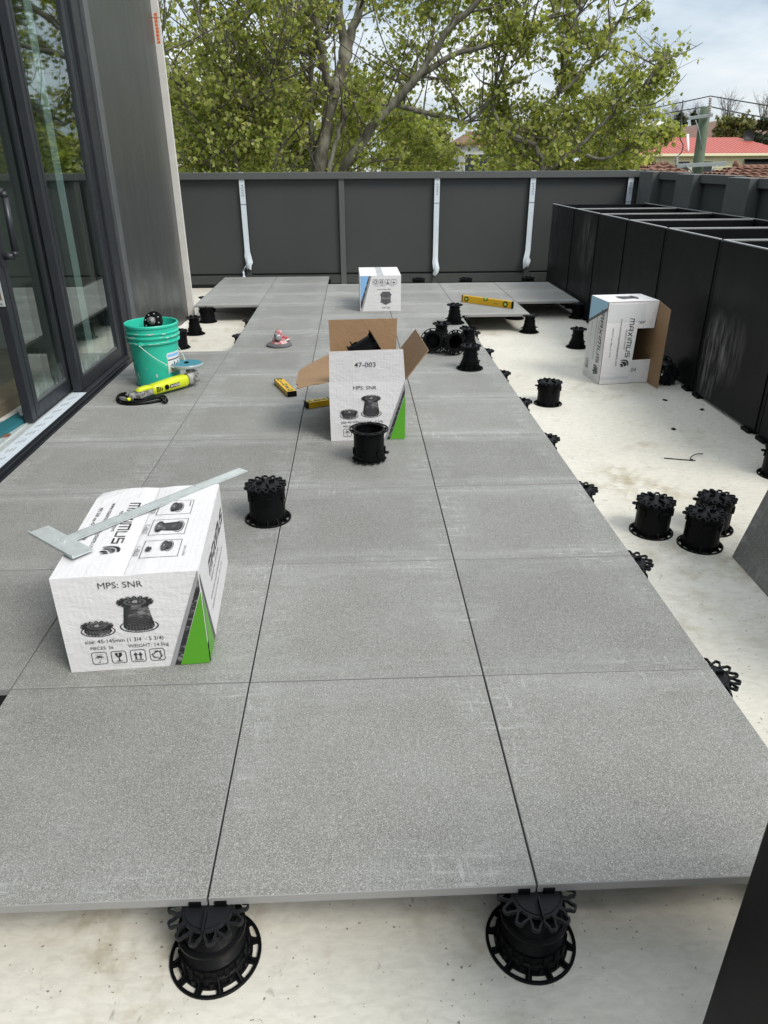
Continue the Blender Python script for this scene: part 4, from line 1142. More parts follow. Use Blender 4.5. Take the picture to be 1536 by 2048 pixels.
# ================================================================ tools
# T-square on the front carton
T0 = atz(112, 1082, .300); T1 = atz(486, 933, .292)
tdir = (T1 - T0); tl = tdir.length; ta = math.atan2(tdir.y, tdir.x)
ts = thing('t_square', 'galvanised steel drywall T-square lying across the front carton', 'square', (T0.x, T0.y, .2905), (0, R(.9), ta))
mb = MB(); mb.bbox((.0, -.0225, 0), (tl, .0225, .0022), .0006)
bl_ = mb.build('blade', M['galv'], ts)
mb = MB()
for k in range(int(tl / .005)):
    x = .02 + k * .005
    if x > tl - .01: break
    h = .010 if k % 10 == 0 else (.007 if k % 5 == 0 else .0045)
    mb.box((x, -.0222, .0023), (x + .0007, -.0222 + h, .0025)); mb.box((x, .0222 - h, .0023), (x + .0007, .0222, .0025))
mb.build('scale_marks', M['ink2'], bl_)
hd0, hd1 = atz(78, 1060, .296), atz(166, 1108, .296)
ha = math.atan2((hd1 - hd0).y, (hd1 - hd0).x) - ta
mb = MB(); hl_ = (hd1 - hd0).length / 2 + .004
Mh = Matrix.Translation((.010, 0, .0028)) @ Matrix.Rotation(ha, 4, 'Z')
mb.bbox((-hl_, -.030, 0), (hl_, .030, .0026), .0008, 0, Mh)
mb.bbox((-hl_, -.030, .0026), (hl_, -.025, .008), .0008, 0, Mh)
for x, y in ((-.012, .0), (.012, .006)): mb.lathe([(0, .0026), (.0035, .0026), (.003, .0042), (0, .0046)], 10, 0, M=Mh @ Matrix.Translation((x, y, 0)))
mb.build('head', M['galv'], ts)

# bucket
bk = thing('bucket', 'dusty turquoise plastic bucket beside the sliding door, a backing pad in it', 'bucket', (-.895, 3.41, .001), (0, 0, R(75)))
bk.scale = (.96, .96, .97)
mb = MB()
H_ = .375
prof = [(0, 0), (.122, 0), (.130, .006), (.1435, .255), (.1445, .262), (.156, .264), (.1575, .272), (.1480, .276), (.1485, .292), (.158, .294), (.1595, .302), (.150, .306), (.1505, .318), (.157, .320), (.158, .326), (.151, .330), (.1525, .352), (.158, .356), (.1590, .366), (.155, .372), (.148, .370), (.1465, .352), (.126, .012), (0, .010)]
mb.lathe(prof, 56, 0, smooth=False); mb.build('pail', M['teal'], bk)
mb = MB()
for k in range(2):
    Mx = Matrix.Rotation(R(180 * k), 4, 'Z')
    mb.lathe([(0, 0), (.014, 0), (.014, .014), (.006, .017), (0, .017)], 16, 0, M=Mx @ Matrix.Translation((.150, 0, .268)) @ Matrix.Rotation(R(90), 4, 'Y'))
mb.build('handle_lug', M['teal'], bk)
mb = MB(); pts = []
for k in range(25):
    a = math.pi * k / 24; rr = .172
    x = rr * math.cos(a); s = math.sin(a)
    pts.append((x * (1 - .06 * s), -.172 * s, .268 - .165 * s))
mb.tube(smooth_path([Vector(p) for p in pts], 3), .0022, 8); mb.build('handle', M['dustwhite'], bk)
# paper labels wrapped round the side, slurry drips
def wrap(mb, a0, a1, z0, z1, m, n=10, off=.0008):
    vs = []
    for j in range(2):
        z = (z0, z1)[j]; r = .130 + (.1435 - .130) * (z - .006) / .249 + off
        for k in range(n + 1):
            a = a0 + (a1 - a0) * k / n; vs.append((r * math.cos(a), r * math.sin(a), z))
    mb.add(vs, [(k, k + 1, n + 2 + k, n + 1 + k) for k in range(n)], m, True)
mb = MB(); wrap(mb, R(-122), R(-70), .085, .205, 0); wrap(mb, R(-121), R(-71), .158, .166, 1, off=.0014)
for k in range(4): wrap(mb, R(-112 + 8 * k), R(-107 + 8 * k), .10 + .010 * (k % 3), .135 + .010 * (k % 2), 1, 3, .0014)
wrap(mb, R(-110), R(-84), .112, .124, 1, 6, .0016); wrap(mb, R(-121), R(-82), .180, .196, 2, off=.0014)
mb.build('paper_label', [M['white_paint'], M['ink2'], M['blue']], bk)
mb = MB(); wrap(mb, R(-262), R(-233), .06, .245, 0); mb.build('paper_label', [M['white_paint']], bk)
mb = MB(); rr_ = random.Random(4)
for k in range(46):
    a = R(rr_.uniform(-250, -50)); z = rr_.choice((.27, .30, .322)) + rr_.uniform(-.004, .006) if k < 30 else rr_.uniform(.05, .2)
    ww = rr_.uniform(.005, .05) if k < 30 else rr_.uniform(.004, .012); hh = rr_.uniform(.002, .006) if k < 30 else rr_.uniform(.004, .03)
    rad = {0: .1600}.get(0) if k < 30 else None
    n = 4; vs = []
    for j in range(2):
        zz = z + hh * j; r = (.1604 if k < 30 else .130 + .0135 * (zz - .006) / .249 + .0012)
        for q in range(n + 1): vs.append((r * math.cos(a + ww / .15 * q / n), r * math.sin(a + ww / .15 * q / n), zz + (rr_.uniform(-.001, .001))))
    mb.add(vs, [(q, q + 1, n + 2 + q, n + 1 + q) for q in range(n)], 0, True)
sp = mb.build('slurry_splash', M['dustwhite'], bk)
# backing pad sitting in the bucket
bp_ = thing('backing_pad', 'black perforated backing pad with dusty hub sticking out of the bucket', 'sanding pad', (-.888, 3.445, .352), (R(62), R(6), R(-22)))
mb = MB(); mb.lathe([(0, 0), (.060, .0), (.0625, .004), (.0625, .010), (.056, .015), (.022, .020), (0, .020)], 40); mb.build('pad', M['plastic'], bp_)
mb = MB()
for k in range(8): mb.lathe([(0, .0135), (.0035, .0135), (.0035, .0185), (0, .0185)], 10, c=(.045 * math.cos(k * .785), .045 * math.sin(k * .785), 0))
mb.build('pad_hole', M['dustwhite'], bp_)
mb = MB(); mb.lathe([(.0, .02), (.024, .02), (.022, .034), (.012, .042), (.012, .052), (0, .054)], 20); mb.build('hub', M['greyp'], bp_)

# angle grinder lying on the deck
g0, g1 = atz(292, 790, .03), atz(385, 760, .045)
ga = math.atan2((g1 - g0).y, (g1 - g0).x)
gr = thing('angle_grinder', 'lime green angle grinder with blue disc and coiled black cord by the bucket', 'grinder', (g0.x - .045, g0.y - .005, .001), (0, 0, ga))
gl_ = (g1 - g0).length + .03
mb = MB()
def loft(mb, secs, n=16, m=0, sq=3.0):
    """superellipse sections (x, ry, rz, cz)"""
    vs = []
    for x, ry, rz, cz in secs:
        for k in range(n):
            a = 2 * math.pi * k / n; c, s = math.cos(a), math.sin(a)
            vs.append((x, ry * math.copysign(abs(c) ** (2 / sq), c), cz + rz * math.copysign(abs(s) ** (2 / sq), s)))
    fs = []
    for i in range(len(secs) - 1):
        for k in range(n):
            k2 = (k + 1) % n; fs.append((i * n + k, i * n + k2, (i + 1) * n + k2, (i + 1) * n + k))
    fs += [tuple(range(n))[::-1], tuple((len(secs) - 1) * n + k for k in range(n))]
    mb.add(vs, fs, m, True)
loft(mb, [(.085, .026, .022, .038), (.10, .033, .030, .040), (.16, .034, .032, .043), (.22, .036, .034, .045), (gl_ - .035, .036, .035, .046), (gl_ - .02, .030, .030, .046)])
mb.build('motor_body', M['lime'], gr)
mb = MB(); loft(mb, [(-.055, .020, .016, .022), (-.045, .026, .022, .026), (-.01, .028, .024, .030), (.05, .027, .022, .034), (.09, .026, .021, .036)]); mb.build('handle', M['greyp'], gr)
mb = MB(); loft(mb, [(-.005, .018, .012, .046), (.02, .022, .014, .055), (.06, .024, .014, .058), (.095, .022, .012, .055)]); mb.build('switch_cover', M['lime'], gr)
mb = MB(); loft(mb, [(gl_ - .019, .033, .033, .046), (gl_ + .02, .034, .036, .05), (gl_ + .055, .030, .034, .056), (gl_ + .062, .020, .022, .056)]); mb.lathe([(0, .085), (.026, .085), (.022, .10), (.012, .105), (.012, .12), (0, .12)], 20, c=(gl_ + .025, .012, 0)); mb.build('gear_head', M['greyp'], gr)
mb = MB(); dc = (gl_ + .040, .058, 0)
mb.lathe([(.012, .121), (.090, .119), (.090, .122), (.012, .1245)], 48, c=dc, closed=True); mb.build('abrasive_disc', M['disc'], gr)
mb = MB(); mb.lathe([(0, .118), (.014, .118), (.014, .129), (.009, .132), (0, .132)], 20, c=dc); mb.build('disc_nut', M['plastic'], gr)
mb = MB()
vs = []; n = 34
for r, z in ((.018, .108), (.096, .108), (.098, .110), (.098, .126), (.093, .1275), (.093, .1255), (.0965, .124), (.0965, .1115), (.018, .1100)):
    for k in range(n + 1):
        a = R(70 + 250 * k / n); vs.append((dc[0] + r * math.cos(a), dc[1] + r * math.sin(a), z))
mb.add(vs, [(i * (n + 1) + k, i * (n + 1) + k + 1, (i + 1) * (n + 1) + k + 1, (i + 1) * (n + 1) + k) for i in range(8) for k in range(n)], 0, True)
mb.build('disc_guard', M['clear'], gr)
mb = MB(); mb.box((.115, -.0372, .030), (.118, -.0330, .058)); 
for k in range(4): mb.bbox((.105 + k * .011, -.0365, .026 + .002 * k), (.110 + k * .011, -.032, .060 - .004 * k), .001)
mb.lathe([(0, 0), (.015, 0), (.0135, .005), (0, .005)], 18, M=Matrix.Translation((.172, -.0335, .043)) @ Matrix.Rotation(R(90), 4, 'X')); mb.build('side_vent', M['plastic'], gr)
frG = ((.192, -.0362, .032), (1, 0, .02), (0, 0, 1))
Draw().poly([(0, 0), (.066, .001), (.066, .022), (0, .021)]).build('name_plate', [M['ink']], gr, frG, .001)
text('RYOBI', gr, frG, .005, .0045, .0125, 0, M['white_paint'], bold=.02, off=.0018, sx=1.25)
mb = MB(); mb.lathe([(.0, -.012), (.010, -.011), (.010, .011), (0, .012)], 14, M=Matrix.Translation((-.062, -.008, .022)) @ Matrix.Rotation(R(90), 4, 'Y')); mb.build('cord_collar', M['lime'], gr)
Gi = (Matrix.Translation(gr.location) @ gr.rotation_euler.to_matrix().to_4x4()).inverted()
cpx = [(252, 786, .022), (240, 789, .012), (234, 797, .006), (240, 806, .006), (262, 809, .006), (290, 807, .006), (318, 802, .008), (331, 797, .010), (326, 792, .012), (306, 798, .017), (280, 803, .017), (252, 804, .017), (238, 799, .018), (236, 793, .018), (246, 790, .022), (262, 797, .022), (285, 799, .024), (308, 795, .022), (322, 797, .014), (326, 800, .014)]
cp3 = [Gi @ atz(u, v, z) for u, v, z in cpx]
mb = MB(); mb.tube(smooth_path(cp3), .0066, 8); mb.build('power_cord', M['plastic'], gr)
pl_ = Gi @ atz(330, 801, .017)
mb = MB(); Mp = Matrix.Translation(pl_) @ Matrix.Rotation(-ga, 4, 'Z') @ Matrix.Rotation(R(68), 4, 'X') @ Matrix.Rotation(R(15), 4, 'Y')
mb.lathe([(0, -.022), (.008, -.020), (.013, -.006), (.017, 0), (.0175, .008), (.016, .010), (0, .010)], 22, 0, M=Mp)
for a in (90, 210, 330): mb.box((-.0008, .005, .010), (.0008, .0085, .024), 1, Mp @ Matrix.Rotation(R(a), 4, 'Z'))
mb.build('plug', [M['plastic'], M['chrome']], gr)

# suction tool
su = thing('suction_lifter', 'small dusty red and chrome tool on a round grey foot, alone on the deck', 'hand tool', (-.262, 4.345, .001), (0, 0, R(20)))
mb = MB(); mb.lathe([(0, 0), (.088, 0), (.092, .004), (.090, .012), (.070, .020), (.03, .026), (0, .026)], 36); mb.build('foot', M['rubber'], su)
mb = MB(); mb.lathe([(.030, .022), (.062, .021), (.050, .032), (.036, .040), (.030, .060), (.026, .098), (.016, .108), (0, .110)], 24); loft(mb, [(-.045, .010, .012, .045), (.0, .02, .03, .06), (.07, .012, .012, .040), (.085, .006, .008, .034)]); mb.build('housing', M['red'], su)
mb = MB(); mb.lathe([(0, -.01), (.021, -.01), (.024, .0), (.021, .03), (.012, .036), (0, .036)], 18, M=Matrix.Translation((-.014, -.022, .062)) @ Matrix.Rotation(R(80), 4, 'X')); mb.lathe([(0, .05), (.018, .05), (.018, .09), (0, .094)], 16, c=(-.02, -.012, 0)); mb.build('spindle', M['chrome'], su)
mb = MB(); mb.tube([(.03, -.03, .03), (.06, -.02, .042), (.082, .0, .034), (.07, .035, .026), (.03, .045, .03)], .006, 8); mb.build('lever', M['dustwhite'], su)

# levels
def level(p0, p1, h, th, label, upright=True, close=0):
    d = p1 - p0; L_ = d.length; az = math.atan2(d.y, d.x)
    lv = thing('spirit_level', label, 'spirit level', (p0.x, p0.y, .001), (0, 0, az), 'yellow spirit levels')
    mb = MB()
    a, b = ((0, 0, 0), (L_, th, h)) if upright else ((0, 0, 0), (L_, h, th))
    c = .010
    mb.bbox((c, a[1], a[2]), (L_ - c, b[1], b[2]), .0015)
    if upright: mb.box((c, -.0008, h * .30), (L_ - c, .0002, h * .33))
    mb.build('beam', M['level'], lv)
    for xa_, xb_ in ((0, c - .0004), (L_ - c + .0004, L_)):
        mb = MB(); mb.bbox((xa_, a[1] - .0006, a[2]), (xb_, b[1] + .0006, b[2] + .0006), .0015); mb.build('end_cap', M['plastic'], lv)
    for fx, rr in ((.10, .36), (.48, .0), (.87, .40)):
        x = L_ * fx
        if upright:
            if rr:
                mb = MB(); mb.lathe([(rr * h * .62, -.001), (rr * h, -.001), (rr * h, .003), (rr * h * .62, .003)], 24, 0, M=Matrix.Translation((x, .0, h * .52)) @ Matrix.Rotation(R(90), 4, 'X'), closed=True); v = mb.build('vial_ring', M['plastic'], lv)
                mb = MB(); mb.lathe([(0, .0), (rr * h * .6, 0), (rr * h * .6, .0022), (0, .0022)], 20, M=Matrix.Translation((x, .0, h * .52)) @ Matrix.Rotation(R(90), 4, 'X')); mb.build('vial', M['vial'], lv)
            else:
                mb = MB(); mb.bbox((x - .022, -.001, h * .62), (x + .022, th + .001, h + .0008), .001); mb.build('vial_ring', M['plastic'], lv)
                mb = MB(); mb.bbox((x - .014, -.0018, h * .70), (x + .014, th + .0016, h + .0016), .001); mb.build('vial', M['vial'], lv)
        else:
            mb = MB(); mb.bbox((x - .014, h * .25, th - .001), (x + .014, h * .75, th + .0012), .001); mb.build('vial_ring', M['plastic'], lv)
            mb = MB(); mb.bbox((x - .008, h * .35, th), (x + .008, h * .65, th + .002), .0006); mb.build('vial', M['vial'], lv)
    if not upright:
        Draw().rect(L_ * .2, h * .3, L_ * .4, h * .45).rect(L_ * .58, h * .3, L_ * .76, h * .6).build('printed_mark', [M['ink2']], lv, ((0, 0, th), (1, 0, 0), (0, 1, 0)), .0006)
    else:
        text('STABILA', lv, ((0, 0, 0), (1, 0, 0), (0, 0, 1)), L_ * .63, h * .36, h * .18, 0, M['ink2'])
    return lv
a, b = atz(923, 604, 0), atz(1024, 618, 0)
level(a, b, .062, .024, 'yellow spirit level standing on edge near the far right deck step')
a, b = atz(576, 795, 0), atz(549, 768, 0)
level(b, a, .052, .030, 'short yellow level lying flat on the deck, left of the torn flap', False)
a, b = Vector((.022, 2.848, 0)), Vector((.24, 2.94, 0))
level(a, Vector((.1495, 2.905, 0)), .050, .032, 'short yellow level poking out from behind the open carton', False)

# cable tie and scraps on the slab
mb = MB(); pts = [atz(u, v, SZ + .003) for u, v in ((1328, 916), (1345, 917.5), (1368, 919.5), (1391, 921))]
mb.tube(pts, .0024, 6); pts = [atz(u, v, SZ + z) for u, v, z in ((1383, 920, .004), (1381, 916, .012), (1386, 911, .014), (1394, 908, .012), (1406, 907.5, .006))]
mb.tube(smooth_path([Vector(p) for p in pts]), .0022, 6); q = atz(1383, 920, SZ + .004); mb.box((q.x - .006, q.y - .004, SZ + .001), (q.x + .006, q.y + .004, SZ + .008))
tag(mb.build('cable_tie', M['plastic']), 'thin black cable tie with a curled tail on the slab', 'cable tie')
for (u, v), lb in (((1330, 801), 'small black plastic scrap on the slab near the fallen pedestal'), ((1404, 820), 'small black plastic scrap close to the planter foot with dust streaks'), ((1347, 859), 'small black plastic scrap on open slab above the cable tie'), ((1206, 652), 'small black scrap on the slab left of the upright carton')):
    p = atz(u, v, SZ); mb = MB(); mb.bbox((-.013, -.008, .0005), (.013, .008, .007), .0015); mb.box((-.003, -.014, .001), (.003, .014, .004))
    o = mb.build('plastic_scrap', M['plastic']); o.location = p; o.rotation_euler = (0, 0, random.uniform(0, 3)); tag(o, lb, 'plastic scrap', 'black plastic scraps on the slab')

# inside the room
mb = MB(); Wb = []
bag = thing('wrapped_bundle', 'white plastic wrapped bundle on the floor inside the open door', 'bundle', (-2.28, 3.27, -.02), (0, R(-6), R(12)))
mb = MB(); secs = []
for k in range(12):
    t = k / 11; r = .17 * math.sin(math.pi * min(1, t * .8 + .18)) ** .6 + .01
    secs.append((r * (1 + .05 * math.sin(k * 2.3)), .02 + t * .42))
mb.lathe(secs, 26, smooth=True); mb.lathe([(.16, .0), (.20, .005), (.17, .03)], 22, smooth=True); mb.build('wrap', M['plasticbag'], bag)
mb = MB(); mb.tube([(.165, -.05, .40), (.182, -.04, .28), (.172, -.05, .16)], .012, 6); mb.build('strap', M['plastic'], bag)
def block(name, label, cat, u, v, z, size, rz, mat_, group=None):
    p = atz(u, v, z); mb = MB(); a, b, c = size; mb.bbox((-a / 2, -b / 2, 0), (a / 2, b / 2, c), .003)
    o = mb.build(name, mat_); o.location = p; o.rotation_euler = (0, 0, rz); tag(o, label, cat, group); return o
block('timber_beam', 'long dark timber beam on the room floor behind the glass', 'beam', 30, 812, -.02, (.16, 1.9, .10), R(-4), M['timber'])
block('offcut_board', 'grey board offcut stacked on the floor inside the door', 'offcut', 42, 826, -.02, (.11, .42, .03), R(-8), M['concrete'], 'offcuts inside the door')
block('offcut_board', 'pale offcut nearest the sliding leaf on the room floor', 'offcut', 52, 826, .012, (.07, .12, .02), R(30), M['white_paint'], 'offcuts inside the door')
block('offcut_board', 'teal board edge lying along the door track inside', 'offcut', 40, 850, -.02, (.10, .55, .04), R(-6), M['tealboard'], 'offcuts inside the door')
block('brick', 'broken brick on the room floor at the end of the teal board', 'brick', 10, 882, -.02, (.06, .04, .03), R(20), M['terracotta'])

# ================================================================ beyond the parapet
GZ = -4.2
mb = MB(); mb.box((-150, 8.6, GZ - .3), (260, 420, GZ)); mb.box((3.9, -30, GZ - .3), (260, 8.6, GZ)); o = mb.build('ground', M['ground']); o['kind'] = 'structure'
mb = MB(); mb.box((-60, 10.4, GZ + .004), (90, 17.0, GZ + .008)); o = mb.build('street', M['asphalt']); o['kind'] = 'structure'
for a_, b_ in ((17.0, 18.8), (8.9, 10.4)):
    mb = MB(); mb.bbox((-60, a_, GZ + .004), (90, b_, GZ + .13), .02); o = mb.build('pavement', M['concrete']); o['kind'] = 'structure'
mb = MB(); mb.box((-6.0, -4.0, GZ), (3.72, WY + .12, SZ - .31)); o = mb.build('lower_storey', M['parapet']); tag(o, 'dark lower storey of the building under the terrace', 'building')

def leaves_mesh(name, centers, size, mat_, droop=.5, seed=1, outward=None):
    """lobed leaf blades curled about the midrib"""
    g = np.random.default_rng(seed); n = len(centers); c = np.asarray(centers, float)
    th = g.uniform(0, 2 * np.pi, n); el = g.normal(-droop, .55, n)
    d = np.stack([np.cos(th) * np.cos(el), np.sin(th) * np.cos(el), np.sin(el)], 1)
    a = g.normal(size=(n, 3)); a[:, 2] += 1.0
    s = np.cross(d, a); s /= np.linalg.norm(s, axis=1)[:, None] + 1e-9
    u = np.cross(s, d)
    L_ = size * g.uniform(.55, 1.25, n)[:, None]
    P = [(0, 0, 0), (.30, .18, .06), (.56, .42, .13), (.34, .52, .06), (.44, .80, .10), (.16, .76, .03), (0, 1.0, -.08), (-.16, .76, .03), (-.44, .80, .10), (-.34, .52, .06), (-.56, .42, .13), (-.30, .18, .06)]
    curl = g.uniform(.3, 2.2, n)[:, None]
    pts = np.stack([c + d * L_ * b_ + s * L_ * a_ + u * L_ * h_ * curl for a_, b_, h_ in P], 1).reshape(-1, 3)
    base = np.arange(n)[:, None] * 12
    q = np.concatenate([base + np.array(f) for f in ((0, 1, 2, 3), (0, 3, 4, 5), (0, 5, 6, 7), (0, 7, 8, 9), (0, 9, 10, 11))], 1).reshape(-1)
    me = bpy.data.meshes.new(name); me.vertices.add(n * 12); me.vertices.foreach_set('co', pts.reshape(-1))
    me.loops.add(len(q)); me.loops.foreach_set('vertex_index', q.astype(np.int32))
    me.polygons.add(n * 5); me.polygons.foreach_set('loop_start', (np.arange(n * 5) * 4).astype(np.int32))
    me.materials.append(mat_); me.update(calc_edges=True); return me

def tree(name, label, cat, limbs, clusters, leaf, mat_, group=None, twigs=7, per=11, seed=1, seeds_=0, barkm=None, spread=1.0, whips=0, whip_len=1.0):
    """limbs: list of [(point, radius)...]; clusters: list of (centre, radius). A curved bough joins each cluster to the nearest limb below it."""
    r = random.Random(seed)
    base = limbs[0][0][0]
    t = thing(name, label, cat, tuple(base), (0, 0, 0), group); B0 = Vector(base)
    mb = MB(); nodes = []
    for limb in limbs:
        pts = smooth_path([Vector(p) for p, _ in limb], 5); rs0 = [q for _, q in limb]; rs = []
        for i in range(len(pts)):
            f = i / (len(pts) - 1) * (len(rs0) - 1); k = min(int(f), len(rs0) - 2); rs.append(rs0[k] + (rs0[k + 1] - rs0[k]) * (f - k))
        pts = [p + Vector((r.gauss(0, .018), r.gauss(0, .018), 0)) * min(1, i) for i, p in enumerate(pts)]
        mb.tube([p - B0 for p in pts], rs, 9); nodes += list(zip(pts, rs))
    mb.build('trunk', barkm or M['bark'], t)
    mb = MB(); lv = []; sd = []
    for cc, cr in clusters:
        cc = Vector(cc)
        best = min(nodes, key=lambda n: (n[0] - cc).length + max(0, n[0].z - cc.z + .2) * 1.5 + r.random() * .5)
        p0, r0 = best; d = cc - p0
        rad = min(r0 * .55, .012 + .010 * d.length)
        mid = p0 + d * .5 + Vector((r.gauss(0, .10), r.gauss(0, .10), r.gauss(.06, .08))) * d.length * .6
        path = smooth_path([p0, mid, cc], 4)
        mb.tube([p - B0 for p in path], [rad + (.006 - rad) * i / (len(path) - 1) for i in range(len(path))], 5, cap=False)
        nodes.append((path[4], rad * .8))
        for k in range(twigs):
            st = path[r.randint(len(path) // 2, len(path) - 1)]
            dv = Vector((r.gauss(0, 1), r.gauss(0, 1), r.gauss(.35, .8)))
            dv = dv.normalized() * cr * r.uniform(.45, 1.1) * spread
            e = st + dv; md = st + dv * .5 + Vector((r.gauss(0, .06), r.gauss(0, .06), r.gauss(0, .05)))
            mb.tube([st - B0, md - B0, e - B0], [.0060, .0045, .0022], 3, cap=False)
            for q in range(per):
                f = r.uniform(.25, 1.05); p = st + (md - st) * f * 2 if f < .5 else md + (e - md) * (f - .5) * 2
                lv.append(p - B0 + Vector((r.gauss(0, .07), r.gauss(0, .07), r.gauss(-.02, .06))) * (cr / .55))
            if r.random() < seeds_: sd.append(e - B0 + Vector((r.gauss(0, .03), r.gauss(0, .03), -.10)))
    for k in range(whips):        # long thin shoots, bare or nearly so, rising through the crown
        st, r0 = nodes[r.randrange(len(nodes) // 8, len(nodes))]
        a = r.uniform(0, 6.28); ln = r.uniform(.6, 2.4) * whip_len; tip = st + Vector((math.cos(a) * .45, math.sin(a) * .45, r.uniform(.15, 1.0))).normalized() * ln
        if tip.z > 7.5: continue
        md = st.lerp(tip, .5) + Vector((r.gauss(0, .12), r.gauss(0, .12), r.gauss(-.05, .1)))
        pth = smooth_path([st, md, tip], 4); r1 = min(.016, r0 * .6) + .004
        mb.tube([p - B0 for p in pth], [r1 + (.003 - r1) * i / (len(pth) - 1) for i in range(len(pth))], 4, cap=False)
        for q in range(r.randint(2, 5)):
            f = pth[r.randint(3, len(pth) - 1)]; e = f + Vector((r.gauss(0, .2), r.gauss(0, .2), r.uniform(0, .35)))
            mb.tube([f - B0, e - B0], [.004, .002], 3, cap=False)
            lv += [e - B0 + Vector((r.gauss(0, .06), r.gauss(0, .06), r.gauss(-.02, .05))) for _ in range(2)]
    mb.build('branches', M['twig'], t)
    link('crown', leaves_mesh('crown', lv, leaf, mat_, seed=seed), t)
    if sd:
        mb = MB()
        for p in sd:
            rr = .016; mb.add([p + Vector(q) * rr for q in ((1, 0, 0), (-1, 0, 0), (0, 1, 0), (0, -1, 0), (0, 0, 1), (0, 0, -1))], [(0, 2, 4), (2, 1, 4), (1, 3, 4), (3, 0, 4), (2, 0, 5), (1, 2, 5), (3, 1, 5), (0, 3, 5)])
        s_ = mb.build('seed_balls', M['seed'], t); s_['kind'] = 'stuff'
    return t
def limb(Y, px, wpx, dy=0):
    d0 = (aty(px[0][0], px[0][1], Y) - CP).dot(f_); out = []
    for k, (u, v) in enumerate(px):
        y = Y + dy * k / max(1, len(px) - 1); p = aty(u, v, y); sc = F / (p - CP).dot(f_)
        w = wpx[0] + (wpx[-1] - wpx[0]) * k / max(1, len(px) - 1); out.append((p, w / 2 / sc))
    return out
def field(poly, Y, dY, n, rad, seed, dens=None):
    """cluster centres spread through the solid standing behind an outline"""
    r = random.Random(seed); out = []
    us = [p[0] for p in poly]; vs = [p[1] for p in poly]
    def inside(u, v):
        c = False; k = len(poly)
        for i in range(k):
            (x1, y1), (x2, y2) = poly[i], poly[(i + 1) % k]
            if (y1 > v) != (y2 > v) and u < (x2 - x1) * (v - y1) / (y2 - y1) + x1: c = not c
        return c
    tries = 0
    while len(out) < n and tries < n * 60:
        tries += 1
        u, v = r.uniform(min(us), max(us)), r.uniform(min(vs), max(vs))
        if not inside(u, v): continue
        if dens and r.random() > dens(u, v): continue
        out.append((aty(u, v, Y + r.uniform(-dY * .55, dY * 1.5)), rad * r.uniform(.6, 1.25)))
    return out
def to_ground(l, extra=.02):
    p, r0 = l[0]; q = Vector((p.x + (p.x - l[1][0].x) * .25, p.y, GZ)); return [(q, r0 * 1.25), (p.lerp(q, .35), r0 * 1.03)] + l

Y1 = 14.6
main = to_ground(limb(Y1, [(640, 352), (653, 250), (669, 184)], (28, 23)))
L1 = [main,
      limb(Y1, [(668, 190), (687, 129), (685, 59), (672, -40), (660, -160)], (24, 12), .6),
      limb(Y1, [(666, 190), (653, 156), (640, 98), (628, 20), (600, -120)], (20, 9), -.5),
      limb(Y1, [(671, 180), (698, 90), (722, 0), (745, -130)], (24, 11), 1.0),
      limb(Y1 + .2, [(626, 352), (623, 234), (623, 109), (608, 59), (573, 8), (540, -80)], (12, 6), .3),
      limb(Y1 + .2, [(623, 112), (645, 85), (667, 59), (680, 10)], (9, 5), .2),
      limb(Y1 - .2, [(657, 352), (675, 273), (687, 234), (676, 200)], (11, 8), .2),
      limb(Y1, [(684, 354), (730, 273), (761, 234), (808, 184), (847, 137), (895, 62), (958, 0), (1020, -80)], (21, 10), -.8),
      limb(Y1 - .3, [(830, 160), (900, 112), (960, 95), (1040, 70), (1120, 20)], (13, 5), -.7),
      limb(Y1 - .2, [(790, 208), (847, 225), (900, 236), (937, 244), (983, 199), (1010, 150)], (11, 5), -.5),
      limb(Y1, [(560, 330), (545, 300), (520, 240), (470, 180), (430, 60), (400, -40)], (8, 4), .6)]
L1[4] = [(L1[4][0][0] + Vector((0, 0, -4.3)), L1[4][0][1] * 1.2)] + L1[4]
L1[6] = [(main[1][0] + Vector((.05, 0, .1)), .075)] + L1[6]
L1[7] = [(main[1][0] + Vector((.1, 0, -.1)), .12)] + L1[7]
L1[10] = [(main[1][0] + Vector((-.1, 0, .6)), .09)] + L1[10]
outline1 = [(470, -150), (1010, -150), (1010, 60), (940, 190), (960, 300), (900, 352), (520, 356), (470, 200)]
cl1 = field(outline1, Y1, 1.9, 108, .55, 11, lambda u, v: (.5 if v < 170 else 1.0) if u < 760 else (.33 if v < 200 else .75))
def clear_of(cl, Y, line, half):
    out = []
    for c, rr in cl:
        d = c - CP; w = d.dot(f_); u, v = 768 + F * d.dot(r_) / w, 1024 - F * d.dot(u_) / w
        ok = True
        for (u0, v0), (u1, v1) in zip(line[:-1], line[1:]):
            lo, hi = min(v0, v1), max(v0, v1)
            if lo <= v <= hi and abs(u - (u0 + (u1 - u0) * (v - v0) / (v1 - v0))) < half and c.y < Y + .5: ok = False
        if ok: out.append((c, rr))
    return out
cl1 = clear_of(cl1, Y1, [(636, 352), (653, 250), (669, 184), (687, 120)], 62)
cl1 = clear_of(cl1, Y1, [(684, 352), (730, 273), (761, 234), (808, 184), (847, 137)], 40)
tree('plane_tree', 'tall plane tree with forked pale trunk behind the middle of the far parapet', 'tree', L1, cl1, .082, M['leafA'], 'street plane trees', 16, 9, 21, .25, whips=150)

